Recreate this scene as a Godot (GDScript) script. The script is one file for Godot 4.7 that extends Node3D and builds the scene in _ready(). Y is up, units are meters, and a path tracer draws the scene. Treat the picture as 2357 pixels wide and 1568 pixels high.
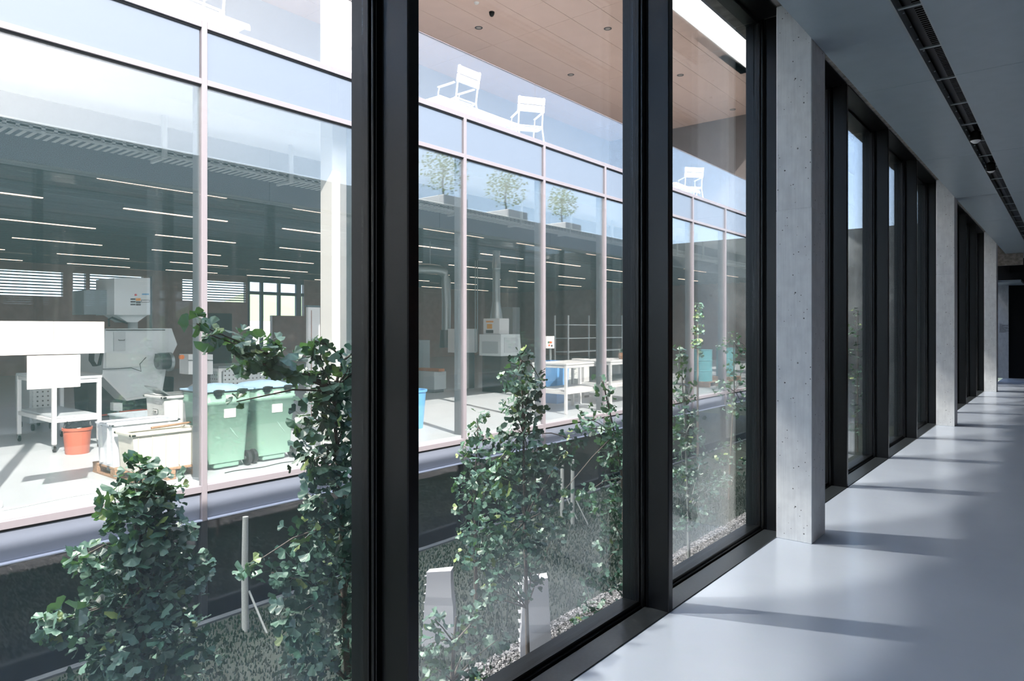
extends Node3D
# A glazed corridor beside a planted courtyard; across it a workshop behind a curtain wall.
# x runs across (glass wall of the corridor at x = -1.95, opposite curtain wall at x = -7.1),
# z runs along the corridor (away from the viewer is negative), the corridor floor is y = 0.

const FOCAL := 1586.0          # in units of the 2357 x 1568 frame
const HORIZON := 757.0
const EYE := Vector3(0, 1.6, 0)
const YAW := 0.68351           # the camera looks 39.16 degrees left of the corridor axis
const W := 7.1                 # distance to the opposite curtain wall
const SUN_TRAVEL := Vector3(-1.0, -1.0, -0.4)

var M := {}
var taken := {}
var rng := RandomNumberGenerator.new()

# ------------------------------------------------------------------ placing
func ray(px: float, py: float) -> Vector3:
	var a := (px - 1178.5) / FOCAL
	var b := (HORIZON - py) / FOCAL
	return Vector3(-sin(YAW) + cos(YAW) * a, b, -cos(YAW) - sin(YAW) * a)
func at(px: float, py: float, across: float) -> Vector3:      # the point seen there, at that distance across the courtyard
	var d := ray(px, py)
	return EYE + d * (across / -d.x)
func on_level(px: float, py: float, y := 0.0) -> Vector3:     # the point seen there, on a level plane
	var d := ray(px, py)
	return EYE + d * ((y - EYE.y) / d.y)
func z_at(px: float, across: float) -> float:
	return at(px, HORIZON, across).z

# ------------------------------------------------------------------ nodes
func numbered(called: String) -> String:
	var n: int = taken.get(called, 0)
	taken[called] = n + 1
	return called if n == 0 else "%s_%03d" % [called, n]
func thing(called: String, label: String, category: String, pos := Vector3.ZERO, group := "", turn := 0.0) -> Node3D:
	var o := Node3D.new()
	o.name = numbered(called)
	add_child(o)
	o.position = pos
	o.rotation.y = turn
	o.set_meta("label", label)
	o.set_meta("category", category)
	if group != "": o.set_meta("group", group)
	return o
func setting(called: String, pos := Vector3.ZERO) -> Node3D:
	var o := Node3D.new()
	o.name = numbered(called)
	add_child(o)
	o.position = pos
	o.set_meta("kind", "structure")
	return o
func part(parent: Node, called: String, mesh: Mesh, mat: Material, pos := Vector3.ZERO) -> MeshInstance3D:
	var o := MeshInstance3D.new()
	o.name = called
	o.mesh = mesh
	o.material_override = mat
	o.position = pos
	parent.add_child(o, true)
	return o
func solid(called: String, mesh: Mesh, mat: Material) -> MeshInstance3D:      # a piece of the setting in one mesh
	var o := part(self, numbered(called), mesh, mat)
	o.set_meta("kind", "structure")
	return o
func single(called: String, mesh: Mesh, mat: Material, label: String, category: String, group := "", pos := Vector3.ZERO) -> MeshInstance3D:
	var o := part(self, numbered(called), mesh, mat, pos)
	o.set_meta("label", label)
	o.set_meta("category", category)
	if group != "": o.set_meta("group", group)
	return o

# ------------------------------------------------------------------ shapes
class Shape:
	var st := SurfaceTool.new()
	func _init():
		st.begin(Mesh.PRIMITIVE_TRIANGLES)
		st.set_smooth_group(-1)
	func tri(a: Vector3, b: Vector3, c: Vector3):
		st.add_vertex(a); st.add_vertex(b); st.add_vertex(c)
	func quad(a: Vector3, b: Vector3, c: Vector3, d: Vector3):
		tri(a, b, c); tri(a, c, d)
	func smooth(on: bool):
		st.set_smooth_group(1 if on else -1)
	func box(lo: Vector3, hi: Vector3, t := Transform3D.IDENTITY) -> Shape:
		var p := []
		for k in 8:
			p.append(t * Vector3(hi.x if k & 1 else lo.x, hi.y if k & 2 else lo.y, hi.z if k & 4 else lo.z))
		quad(p[0], p[2], p[3], p[1]); quad(p[5], p[7], p[6], p[4])
		quad(p[4], p[6], p[2], p[0]); quad(p[1], p[3], p[7], p[5])
		quad(p[2], p[6], p[7], p[3]); quad(p[4], p[0], p[1], p[5])
		return self
	func cbox(lo: Vector3, hi: Vector3, b: float, t := Transform3D.IDENTITY) -> Shape:      # a box with chamfered edges
		var c := (lo + hi) / 2.0
		var h := (hi - lo) / 2.0
		b = minf(b, minf(h.x, minf(h.y, h.z)) * 0.49)
		var f := func(s: Vector3, axis: int) -> Vector3:
			var q := Vector3(s.x * (h.x - b), s.y * (h.y - b), s.z * (h.z - b))
			q[axis] = s[axis] * h[axis]
			return t * (c + q)
		for axis in 3:
			var u := (axis + 1) % 3
			var v := (axis + 2) % 3
			for sg in [-1.0, 1.0]:
				var corner := func(su: float, sv: float) -> Vector3:
					var s := Vector3()
					s[axis] = sg; s[u] = su; s[v] = sv
					return f.call(s, axis)
				if sg > 0: quad(corner.call(-1, -1), corner.call(-1, 1), corner.call(1, 1), corner.call(1, -1))
				else: quad(corner.call(-1, -1), corner.call(1, -1), corner.call(1, 1), corner.call(-1, 1))
			for su in [-1.0, 1.0]:
				for sv in [-1.0, 1.0]:
					var s0 := Vector3(); var s1 := Vector3()
					s0[axis] = -1.0; s1[axis] = 1.0
					s0[u] = su; s1[u] = su; s0[v] = sv; s1[v] = sv
					if su * sv > 0: quad(f.call(s0, u), f.call(s0, v), f.call(s1, v), f.call(s1, u))
					else: quad(f.call(s0, v), f.call(s0, u), f.call(s1, u), f.call(s1, v))
		for sx in [-1.0, 1.0]:
			for sy in [-1.0, 1.0]:
				for sz in [-1.0, 1.0]:
					var s := Vector3(sx, sy, sz)
					if sx * sy * sz > 0: tri(f.call(s, 0), f.call(s, 2), f.call(s, 1))
					else: tri(f.call(s, 0), f.call(s, 1), f.call(s, 2))
		return self
	func lathe(profile: Array, n: int, t := Transform3D.IDENTITY, sx := 1.0, sz := 1.0) -> Shape:      # profile of Vector2(radius, height), bottom to top
		st.set_smooth_group(1)
		for k in profile.size() - 1:
			var a: Vector2 = profile[k]
			var b: Vector2 = profile[k + 1]
			if k > 0 and k < profile.size() - 1:
				var before: Vector2 = profile[k] - profile[k - 1]
				if absf(before.angle_to(b - a)) > 0.6: st.set_smooth_group(k + 2)
			for i in n:
				var u := TAU * i / n
				var w := TAU * (i + 1) / n
				var p := t * Vector3(a.x * cos(u) * sx, a.y, a.x * sin(u) * sz)
				var q := t * Vector3(a.x * cos(w) * sx, a.y, a.x * sin(w) * sz)
				var r := t * Vector3(b.x * cos(w) * sx, b.y, b.x * sin(w) * sz)
				var s := t * Vector3(b.x * cos(u) * sx, b.y, b.x * sin(u) * sz)
				if a.x > 1e-5: tri(p, q, r)
				if b.x > 1e-5: tri(p, r, s)
		st.set_smooth_group(-1)
		return self
	func tube(points: Array, r0: float, r1: float, n := 6) -> Shape:
		st.set_smooth_group(1)
		var rings := []
		for k in points.size():
			var d: Vector3 = (points[mini(k + 1, points.size() - 1)] - points[maxi(k - 1, 0)]).normalized()
			var s := d.cross(Vector3.UP if absf(d.y) < 0.9 else Vector3.RIGHT).normalized()
			var v := s.cross(d)
			var r := lerpf(r0, r1, float(k) / maxi(1, points.size() - 1))
			var ring := []
			for i in n: ring.append(points[k] + (s * cos(TAU * i / n) + v * sin(TAU * i / n)) * r)
			rings.append(ring)
		for k in points.size() - 1:
			for i in n:
				var j := (i + 1) % n
				quad(rings[k][i], rings[k + 1][i], rings[k + 1][j], rings[k][j])
		st.set_smooth_group(-1)
		for i in range(1, n - 1):
			tri(rings[0][0], rings[0][i], rings[0][i + 1])
			tri(rings[-1][0], rings[-1][i + 1], rings[-1][i])
		return self
	func prism(poly: PackedVector2Array, depth: float, t := Transform3D.IDENTITY) -> Shape:      # poly in x, y; from z = 0 to z = depth
		if Geometry2D.is_polygon_clockwise(poly): poly.reverse()
		var idx := Geometry2D.triangulate_polygon(poly)
		for k in range(0, idx.size(), 3):
			var a := poly[idx[k]]; var b := poly[idx[k + 1]]; var c := poly[idx[k + 2]]
			if (b - a).cross(c - a) < 0:
				var sw := b
				b = c
				c = sw
			tri(t * Vector3(a.x, a.y, 0), t * Vector3(b.x, b.y, 0), t * Vector3(c.x, c.y, 0))
			tri(t * Vector3(a.x, a.y, depth), t * Vector3(c.x, c.y, depth), t * Vector3(b.x, b.y, depth))
		for k in poly.size():
			var a := poly[k]; var b := poly[(k + 1) % poly.size()]
			quad(t * Vector3(a.x, a.y, 0), t * Vector3(a.x, a.y, depth), t * Vector3(b.x, b.y, depth), t * Vector3(b.x, b.y, 0))
		return self
	func mesh() -> ArrayMesh:
		st.generate_normals()
		return st.commit()

func bx(lo: Vector3, hi: Vector3) -> ArrayMesh: return Shape.new().box(lo, hi).mesh()
func cb(lo: Vector3, hi: Vector3, b := 0.004) -> ArrayMesh: return Shape.new().cbox(lo, hi, b).mesh()
func slabs(lo: Vector3, hi: Vector3, gap: float) -> ArrayMesh:      # insulating glass: sheets with a gap across x, three in the workshop front
	var s := Shape.new()
	var m := (lo.x + hi.x) / 2.0
	s.box(Vector3(m - gap / 2 - 0.006, lo.y, lo.z), Vector3(m - gap / 2, hi.y, hi.z))
	s.box(Vector3(m + gap / 2, lo.y, lo.z), Vector3(m + gap / 2 + 0.006, hi.y, hi.z))
	if gap > 0.01 and gap < 0.02: s.box(Vector3(m - 0.002, lo.y, lo.z), Vector3(m + 0.002, hi.y, hi.z))
	return s.mesh()

# ------------------------------------------------------------------ materials
func mat(color: Color, rough := 0.6, metal := 0.0, spec := 0.5) -> StandardMaterial3D:
	var m := StandardMaterial3D.new()
	m.albedo_color = color
	m.roughness = rough
	m.metallic = metal
	m.metallic_specular = spec
	return m
func noise_tex(freq: float, lo: Color, hi: Color, octaves := 4, size := 512, seed_ := 1, type := FastNoiseLite.TYPE_SIMPLEX_SMOOTH) -> NoiseTexture2D:
	var n := FastNoiseLite.new()
	n.noise_type = type
	n.frequency = freq
	n.fractal_octaves = octaves
	n.seed = seed_
	var t := NoiseTexture2D.new()
	t.width = size; t.height = size
	t.seamless = true
	t.noise = n
	var g := Gradient.new()
	g.offsets = PackedFloat32Array([0.0, 1.0])
	g.colors = PackedColorArray([lo, hi])
	t.color_ramp = g
	return t
func grained(color: Color, spread: float, freq: float, scale: float, rough := 0.7, seed_ := 1, spec := 0.5, stretch := Vector3.ONE) -> StandardMaterial3D:
	var m := mat(Color.WHITE, rough, 0.0, spec)
	m.albedo_texture = noise_tex(freq, color.darkened(spread), color.lightened(spread * 0.6), 5, 512, seed_)
	m.uv1_triplanar = true
	m.uv1_world_triplanar = true
	m.uv1_scale = stretch * scale
	return m
func pitted(color: Color, seed_: int) -> StandardMaterial3D:      # fair-faced concrete: cloudy, with board streaks and small dark blow holes
	var r := RandomNumberGenerator.new()
	r.seed = seed_
	var n := FastNoiseLite.new()
	n.seed = seed_
	n.frequency = 0.012
	n.fractal_octaves = 5
	var im := Image.create(1024, 1024, false, Image.FORMAT_RGB8)
	for y in 1024:
		for x in 1024:
			var v := n.get_noise_2d(x, y * 0.7) * 0.06 + n.get_noise_2d(x * 6.0, y * 0.25 + 900.0) * 0.035
			im.set_pixel(x, y, Color(color.r * (1 + v), color.g * (1 + v), color.b * (1 + v * 0.9)))
	for k in 260:
		var p := Vector2(r.randf() * 1024, r.randf() * 1024)
		var s := r.randf_range(0.8, 2.6) if r.randf() < 0.85 else r.randf_range(2.6, 4.2)
		var dark := r.randf_range(0.3, 0.65)
		for dy in range(-5, 6):
			for dx in range(-5, 6):
				if Vector2(dx, dy * r.randf_range(0.9, 1.2)).length() < s:
					var q := Vector2i(posmod(int(p.x) + dx, 1024), posmod(int(p.y) + dy, 1024))
					im.set_pixelv(q, im.get_pixelv(q) * Color(dark, dark, dark))
	var m := mat(Color.WHITE, 0.75)
	m.albedo_texture = ImageTexture.create_from_image(im)
	m.uv1_triplanar = true
	m.uv1_world_triplanar = true
	m.uv1_scale = Vector3.ONE * 0.62
	return m
func glass(alpha: float, tint: Color) -> StandardMaterial3D:
	var m := mat(Color(tint.r, tint.g, tint.b, alpha), 0.0)
	m.transparency = BaseMaterial3D.TRANSPARENCY_ALPHA
	return m
func glow(color: Color, energy: float) -> StandardMaterial3D:
	var m := mat(color, 0.5)
	m.emission_enabled = true
	m.emission = color
	m.emission_energy_multiplier = energy
	return m

func materials():
	M.floor = grained(Color(0.71, 0.755, 0.81), 0.03, 0.006, 0.25, 0.22, 3, 0.5)
	M.ceiling = grained(Color(0.60, 0.66, 0.70), 0.03, 0.02, 0.4, 0.34, 4, 0.5)
	M.concrete = pitted(Color(0.80, 0.82, 0.835), 11)
	M.slab = grained(Color(0.55, 0.53, 0.51), 0.25, 0.02, 0.8, 0.9, 5)
	M.black = mat(Color(0.028, 0.034, 0.04), 0.3, 0.0, 0.42)
	M.black_dull = mat(Color(0.03, 0.034, 0.038), 0.6, 0.0, 0.35)
	M.sill = grained(Color(0.16, 0.18, 0.19), 0.08, 0.05, 1.5, 0.3, 6)
	M.pane = glass(0.012, Color(0.35, 0.55, 0.57))
	M.pane_far = glass(0.010, Color(0.45, 0.62, 0.64))
	M.pane_low = glass(0.06, Color(0.10, 0.17, 0.19))
	M.guard = glass(0.012, Color(0.78, 0.86, 0.93))
	M.aluminium = mat(Color(0.475, 0.46, 0.485), 0.45, 0.0, 0.5)
	M.spandrel = mat(Color(0.38, 0.42, 0.475), 0.08, 0.0, 0.6)
	M.gasket = mat(Color(0.05, 0.055, 0.06), 0.7)
	M.low_panel = mat(Color(0.42, 0.45, 0.51), 0.35)
	M.low_ledge = mat(Color(0.62, 0.66, 0.74), 0.35)
	M.soffit = grained(Color(0.83, 0.735, 0.70), 0.03, 0.01, 0.3, 0.6, 8)
	M.white_wall = grained(Color(0.86, 0.87, 0.88), 0.02, 0.01, 0.3, 0.8, 9)
	M.terrace_column = mat(Color(0.88, 0.88, 0.87), 0.7)
	M.workshop_floor = grained(Color(0.765, 0.80, 0.825), 0.05, 0.01, 0.3, 0.35, 10)
	M.woodwool = grained(Color(0.50, 0.55, 0.60), 0.35, 0.09, 1.6, 0.95, 12)
	M.baffle = mat(Color(0.32, 0.375, 0.415), 0.7)
	M.copper = grained(Color(0.68, 0.54, 0.49), 0.10, 0.01, 0.4, 0.4, 13)
	M.dark_wall = grained(Color(0.23, 0.265, 0.285), 0.15, 0.01, 0.4, 0.7, 14)
	M.end_wall = grained(Color(0.45, 0.43, 0.43), 0.06, 0.008, 0.3, 0.8, 15)
	M.steel = mat(Color(0.66, 0.69, 0.70), 0.35, 0.75)
	M.galvanised = mat(Color(0.78, 0.80, 0.81), 0.45, 0.25)
	M.white_paint = mat(Color(0.85, 0.86, 0.87), 0.4)
	M.paper = mat(Color(0.94, 0.94, 0.93), 0.8)
	M.chair = mat(Color(0.93, 0.93, 0.93), 0.5)
	M.grass_soil = grained(Color(0.09, 0.13, 0.10), 0.06, 0.06, 1.2, 0.95, 16)
	M.gravel = grained(Color(0.46, 0.47, 0.48), 0.5, 0.12, 4.0, 0.95, 17)
	M.granite = grained(Color(0.66, 0.67, 0.69), 0.25, 0.14, 2.6, 0.85, 18)
	M.bark = grained(Color(0.36, 0.33, 0.30), 0.3, 0.06, 3.0, 0.9, 20)
	M.pale_bark = grained(Color(0.56, 0.59, 0.58), 0.2, 0.06, 3.0, 0.9, 21)
	M.led = glow(Color(1.0, 0.86, 0.76), 3.0)
	M.leaf = []
	for c in [Color(0.22, 0.345, 0.285), Color(0.265, 0.41, 0.34), Color(0.19, 0.30, 0.27), Color(0.335, 0.455, 0.395), Color(0.42, 0.50, 0.27)]:
		var m := mat(c, 0.42, 0.0, 0.5)
		m.backlight_enabled = true
		m.backlight = Color(0.22, 0.34, 0.16)
		M.leaf.append(m)

# ------------------------------------------------------------------ camera, sky, sun
func camera_and_light():
	var cam := Camera3D.new()
	cam.name = "camera"
	cam.projection = Camera3D.PROJECTION_FRUSTUM
	cam.near = 0.05
	cam.far = 400.0
	cam.size = cam.near * 1568.0 / FOCAL
	cam.frustum_offset = Vector2(0, -cam.near * (784.0 - HORIZON) / FOCAL)
	cam.position = EYE
	cam.rotation.y = YAW
	add_child(cam)
	cam.current = true
	var sky_material := ProceduralSkyMaterial.new()
	sky_material.sky_top_color = Color(0.46, 0.64, 0.88)
	sky_material.sky_horizon_color = Color(0.84, 0.93, 1.0)
	sky_material.sky_curve = 0.22
	sky_material.ground_bottom_color = Color(0.32, 0.36, 0.33)
	sky_material.ground_horizon_color = Color(0.55, 0.60, 0.60)
	sky_material.sun_angle_max = 80.0
	sky_material.sun_curve = 0.65
	var sky := Sky.new()
	sky.sky_material = sky_material
	var env := Environment.new()
	env.background_mode = Environment.BG_SKY
	env.sky = sky
	env.background_energy_multiplier = 2.2
	env.tonemap_mode = Environment.TONE_MAPPER_LINEAR
	env.tonemap_exposure = 1.6
	env.sdfgi_enabled = true
	env.ssao_enabled = true
	env.ssil_enabled = true
	var we := WorldEnvironment.new()
	we.name = "environment"
	we.environment = env
	add_child(we)
	var sun := DirectionalLight3D.new()
	sun.name = "sun"
	sun.light_color = Color(1.0, 0.965, 0.92)
	sun.light_energy = 3.1
	sun.light_angular_distance = 0.6
	sun.shadow_enabled = true
	add_child(sun)
	sun.look_at_from_position(Vector3(30, 30, 12), Vector3(30, 30, 12) + SUN_TRAVEL)
	# The glass of the opposite curtain wall mirrors the sun into the corridor, one flat pane for each bay of its grid.
	var mirrored := Vector3(-SUN_TRAVEL.x, SUN_TRAVEL.y, SUN_TRAVEL.z)
	for k in 15:
		var lit := Vector3(-1.10, 0.0, MULLIONS[k] - 0.26)
		var spot := SpotLight3D.new()
		spot.name = "sun_in_glass_%d" % k
		spot.light_color = Color(1.0, 0.97, 0.93)
		spot.light_energy = 44.0
		spot.light_size = 0.06
		spot.spot_range = 30.0
		spot.spot_attenuation = 2.0
		spot.spot_angle = 23.0
		spot.spot_angle_attenuation = 0.13
		spot.shadow_enabled = true
		add_child(spot)
		var from := lit - mirrored * (5.92 / mirrored.x)
		var down := (lit - from).normalized()
		var tilt := deg_to_rad(21.4)
		spot.look_at_from_position(from, from + down)
		spot.rotate(Vector3(0, 0, -1).normalized(), tilt)

# ------------------------------------------------------------------ the corridor
const MULLIONS := [2.33, 0.345, -1.628, -3.585, -5.55, -7.52, -9.52, -11.5, -13.49, -15.48, -17.46, -19.45, -21.43, -23.42, -25.4]
const HEAD := 4.065            # underside of the window head
const CEILING := 3.746

func corridor():
	solid("floor", bx(Vector3(-1.763, -0.30, -27.6), Vector3(2.8, 0.0, 4.6)), M.floor)
	# suspended ceiling: flat sheets on both sides of a service slot
	var ceiling := setting("ceiling")
	var cuts := [4.6, 2.86, -0.39, -3.64, -6.89, -10.14, -13.39, -16.64, -19.89, -23.14, -26.0]
	for k in cuts.size() - 1:
		part(ceiling, "ceiling_sheet", cb(Vector3(-1.50, CEILING, cuts[k + 1] + 0.003), Vector3(-0.925, CEILING + 0.03, cuts[k] - 0.003), 0.002), M.ceiling)
		part(ceiling, "ceiling_sheet", cb(Vector3(-0.778, CEILING, cuts[k + 1] + 0.003), Vector3(2.6, CEILING + 0.03, cuts[k] - 0.003), 0.002), M.ceiling)
	part(ceiling, "slot_upstand", bx(Vector3(-0.935, CEILING, -26.0), Vector3(-0.925, CEILING + 0.10, 4.6)), M.steel)
	part(ceiling, "slot_upstand", bx(Vector3(-0.778, CEILING, -26.0), Vector3(-0.768, CEILING + 0.10, 4.6)), M.steel)
	part(ceiling, "ribbed_duct", ribs(), M.black)
	for k in 24:
		var z := -5.3 - k * 0.86
		part(ceiling, "slot_bracket", bx(Vector3(-0.925, CEILING + 0.025, z - 0.012), Vector3(-0.778, CEILING + 0.035, z + 0.012)), M.steel)
	for k in 26:
		var z := -4.9 - k * 0.28
		part(ceiling, "bolt", Shape.new().lathe([Vector2(0.0, 0.0), Vector2(0.006, 0.0), Vector2(0.006, 0.012), Vector2(0.0, 0.012)], 6, Transform3D(Basis(Vector3(0, 0, 1), -PI / 2), Vector3(-0.925, CEILING + 0.06, z))).mesh(), M.steel)
	solid("slab", bx(Vector3(-2.15, 4.07, -27.6), Vector3(2.8, 4.62, 4.6)), M.slab)
	solid("parapet", bx(Vector3(-2.16, 4.62, -27.6), Vector3(-2.0, 4.68, 4.6)), M.aluminium)
	solid("fascia", bx(Vector3(-2.18, 4.08, -27.6), Vector3(-2.15, 4.66, 4.6)), M.low_panel)
	solid("wall_right", bx(Vector3(2.6, 0.0, -27.6), Vector3(2.8, 4.07, 4.6)), grained(Color(0.52, 0.41, 0.37), 0.08, 0.01, 0.4, 0.6, 33))
	# behind the viewer the corridor ends in a glazed front as well
	var rear := setting("wall_back")
	for k in 4: part(rear, "pane", bx(Vector3(-1.95 + 1.14 * k, 0.03, 4.45), Vector3(-0.85 + 1.14 * k, HEAD, 4.46)), M.pane)
	for k in 5: part(rear, "post", cb(Vector3(-2.0 + 1.14 * k, 0.0, 4.40), Vector3(-1.94 + 1.14 * k, HEAD, 4.55), 0.004), M.black)
	# end of the corridor: a pale wall with small lettering and a dark opening beside it
	var end := setting("wall_end")
	part(end, "pale_wall", bx(Vector3(-2.1, 0, -27.62), Vector3(-1.62, 3.0, -27.40)), M.concrete)
	part(end, "dark_wall", bx(Vector3(-1.62, 0, -27.75), Vector3(2.6, 4.07, -27.50)), M.black_dull)
	part(end, "upper_wall", bx(Vector3(-2.1, 3.4, -27.62), Vector3(-1.60, 4.07, -27.45)), M.black_dull)
	part(end, "rough_beam", bx(Vector3(-2.1, 3.42, -24.4), Vector3(-1.10, 4.07, -24.2)), M.slab)
	part(end, "lowered_ceiling", bx(Vector3(-2.1, 3.0, -27.5), Vector3(-1.2, 3.06, -25.4)), M.ceiling)
	part(end, "dark_gap", bx(Vector3(-2.1, 3.06, -27.5), Vector3(-1.0, 3.4, -27.3)), M.black_dull)
	var lines := ["Floor", "Reception hall", "Atelier", "Lecture room", "Seminar rooms", "Workshop", "Library and reading room north", "Courtyard"]
	for k in lines.size():
		var t := TextMesh.new()
		t.text = lines[k]
		t.font = SystemFont.new()
		t.font_size = 16
		t.pixel_size = 0.0021
		t.depth = 0.002
		t.horizontal_alignment = HORIZONTAL_ALIGNMENT_LEFT
		part(end, "lettering", t, M.black_dull, Vector3(-1.86, 1.75 - k * 0.036, -27.398))
	# concrete columns between floor and slab, cast in two lifts
	for z in [-5.55, -13.49, -21.43]:
		var c := setting("concrete_column", Vector3(0, 0, z))
		part(c, "lower_lift", cb(Vector3(-1.765, 0.0, -0.177), Vector3(-1.505, 2.499, 0.177), 0.003), M.concrete)
		part(c, "upper_lift", cb(Vector3(-1.765, 2.501, -0.177), Vector3(-1.505, 4.07, 0.177), 0.006), M.concrete)
		part(c, "lift_joint", bx(Vector3(-1.763, 2.49, -0.175), Vector3(-1.507, 2.51, 0.175)), M.concrete)
	# black steel mullions and the windows between them
	for k in MULLIONS.size():
		var t := setting("trim_%d" % (k + 1), Vector3(0, 0, MULLIONS[k]))
		part(t, "mullion", cb(Vector3(-1.893, 0.0, -0.027), Vector3(-1.763, HEAD, 0.027), 0.004), M.black)
		part(t, "web", bx(Vector3(-1.91, 0.0, -0.016), Vector3(-1.893, HEAD, 0.016)), M.black_dull)
		var f := Shape.new()
		f.cbox(Vector3(-2.05, -0.25, -0.045), Vector3(-1.91, HEAD + 0.05, 0.045), 0.004)
		part(t, "frame_profile", f.mesh(), M.black)
		part(t, "cover_strip", cb(Vector3(-1.925, 0.0, -0.055), Vector3(-1.912, HEAD, 0.055), 0.003), M.black)
	for k in MULLIONS.size() - 1:
		var z0: float = MULLIONS[k + 1] + 0.045
		var z1: float = MULLIONS[k] - 0.045
		var w := setting("window_%d" % (k + 1))
		part(w, "pane", slabs(Vector3(-1.99, 0.02, z0), Vector3(-1.95, HEAD, z1), 0.022), M.pane)
		part(w, "sill", cb(Vector3(-1.908, -0.06, z0 - 0.017), Vector3(-1.763, 0.006, z1 + 0.017), 0.003), M.sill)
		part(w, "groove", bx(Vector3(-1.918, -0.06, z0), Vector3(-1.908, -0.012, z1)), M.black_dull)
		part(w, "lower_bead", cb(Vector3(-1.932, -0.06, z0), Vector3(-1.918, 0.016, z1), 0.003), M.black)
		part(w, "lower_rail", cb(Vector3(-1.962, -0.06, z0), Vector3(-1.932, 0.034, z1), 0.004), M.black)
		part(w, "outer_rail", cb(Vector3(-2.05, -0.25, z0), Vector3(-1.962, 0.028, z1), 0.004), M.black)
		part(w, "head", cb(Vector3(-1.95, HEAD - 0.005, z0), Vector3(-1.763, HEAD + 0.05, z1), 0.003), M.black)
		part(w, "head_rail", cb(Vector3(-2.05, HEAD - 0.03, z0), Vector3(-1.95, HEAD + 0.05, z1), 0.003), M.black)
		for s in [0, 1]:
			var z: float = z0 if s == 0 else z1 - 0.016
			part(w, "side_bead", cb(Vector3(-1.955, 0.03, z), Vector3(-1.932, HEAD - 0.03, z + 0.016), 0.003), M.black)
	# spot lamps hanging in the slot
	slot_lamp(on_ceiling(2243, 318), "round black spot lamp with white lens in the ceiling slot", 0.0)
	slot_lamp(on_ceiling(2275, 388), "black spot lamp further along the slot, red cable above it", 0.35)

func on_ceiling(px: float, py: float) -> Vector3:
	var p := on_level(px, py, CEILING)
	return Vector3(-0.852, CEILING, p.z)
func ribs() -> ArrayMesh:
	var s := Shape.new()
	s.box(Vector3(-1.4, CEILING + 0.12, -26.0), Vector3(2.5, CEILING + 0.14, 4.6))
	for k in 300:
		var z := -3.6 - k * 0.04
		s.box(Vector3(-0.86, CEILING + 0.085, z), Vector3(-0.78, CEILING + 0.12, z + 0.018))
	return s.mesh()
func slot_lamp(pos: Vector3, label: String, tilt: float):
	var t := thing("spot_lamp", label, "lamp", pos, "spot lamps in the ceiling slot")
	var b := Basis(Vector3(1, 0, 0), tilt)
	part(t, "housing", Shape.new().lathe([Vector2(0, 0.0), Vector2(0.055, 0.0), Vector2(0.058, 0.012), Vector2(0.05, 0.09), Vector2(0.03, 0.11), Vector2(0, 0.11)], 20, Transform3D(b, Vector3(0, -0.03, 0))).mesh(), M.black_dull)
	part(t, "lens", Shape.new().lathe([Vector2(0, -0.035), Vector2(0.022, -0.03), Vector2(0.042, -0.012), Vector2(0.05, 0.0)], 20, Transform3D(b, Vector3(0, -0.03, 0))).mesh(), M.white_paint)
	part(t, "bracket", bx(Vector3(-0.065, 0.03, -0.008), Vector3(0.065, 0.04, 0.008)), M.steel)
	if tilt > 0: part(t, "cable", Shape.new().tube([Vector3(0.02, 0.07, 0), Vector3(0.05, 0.1, 0.08), Vector3(0.0, 0.11, 0.16)], 0.004, 0.004).mesh(), mat(Color(0.55, 0.08, 0.06), 0.5))

# ------------------------------------------------------------------ the opposite building
const FIRST := 4.43            # first mullion of the curtain wall
const BAYS := 14
const TERRACE := 4.75
const PAVING := 4.762

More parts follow.
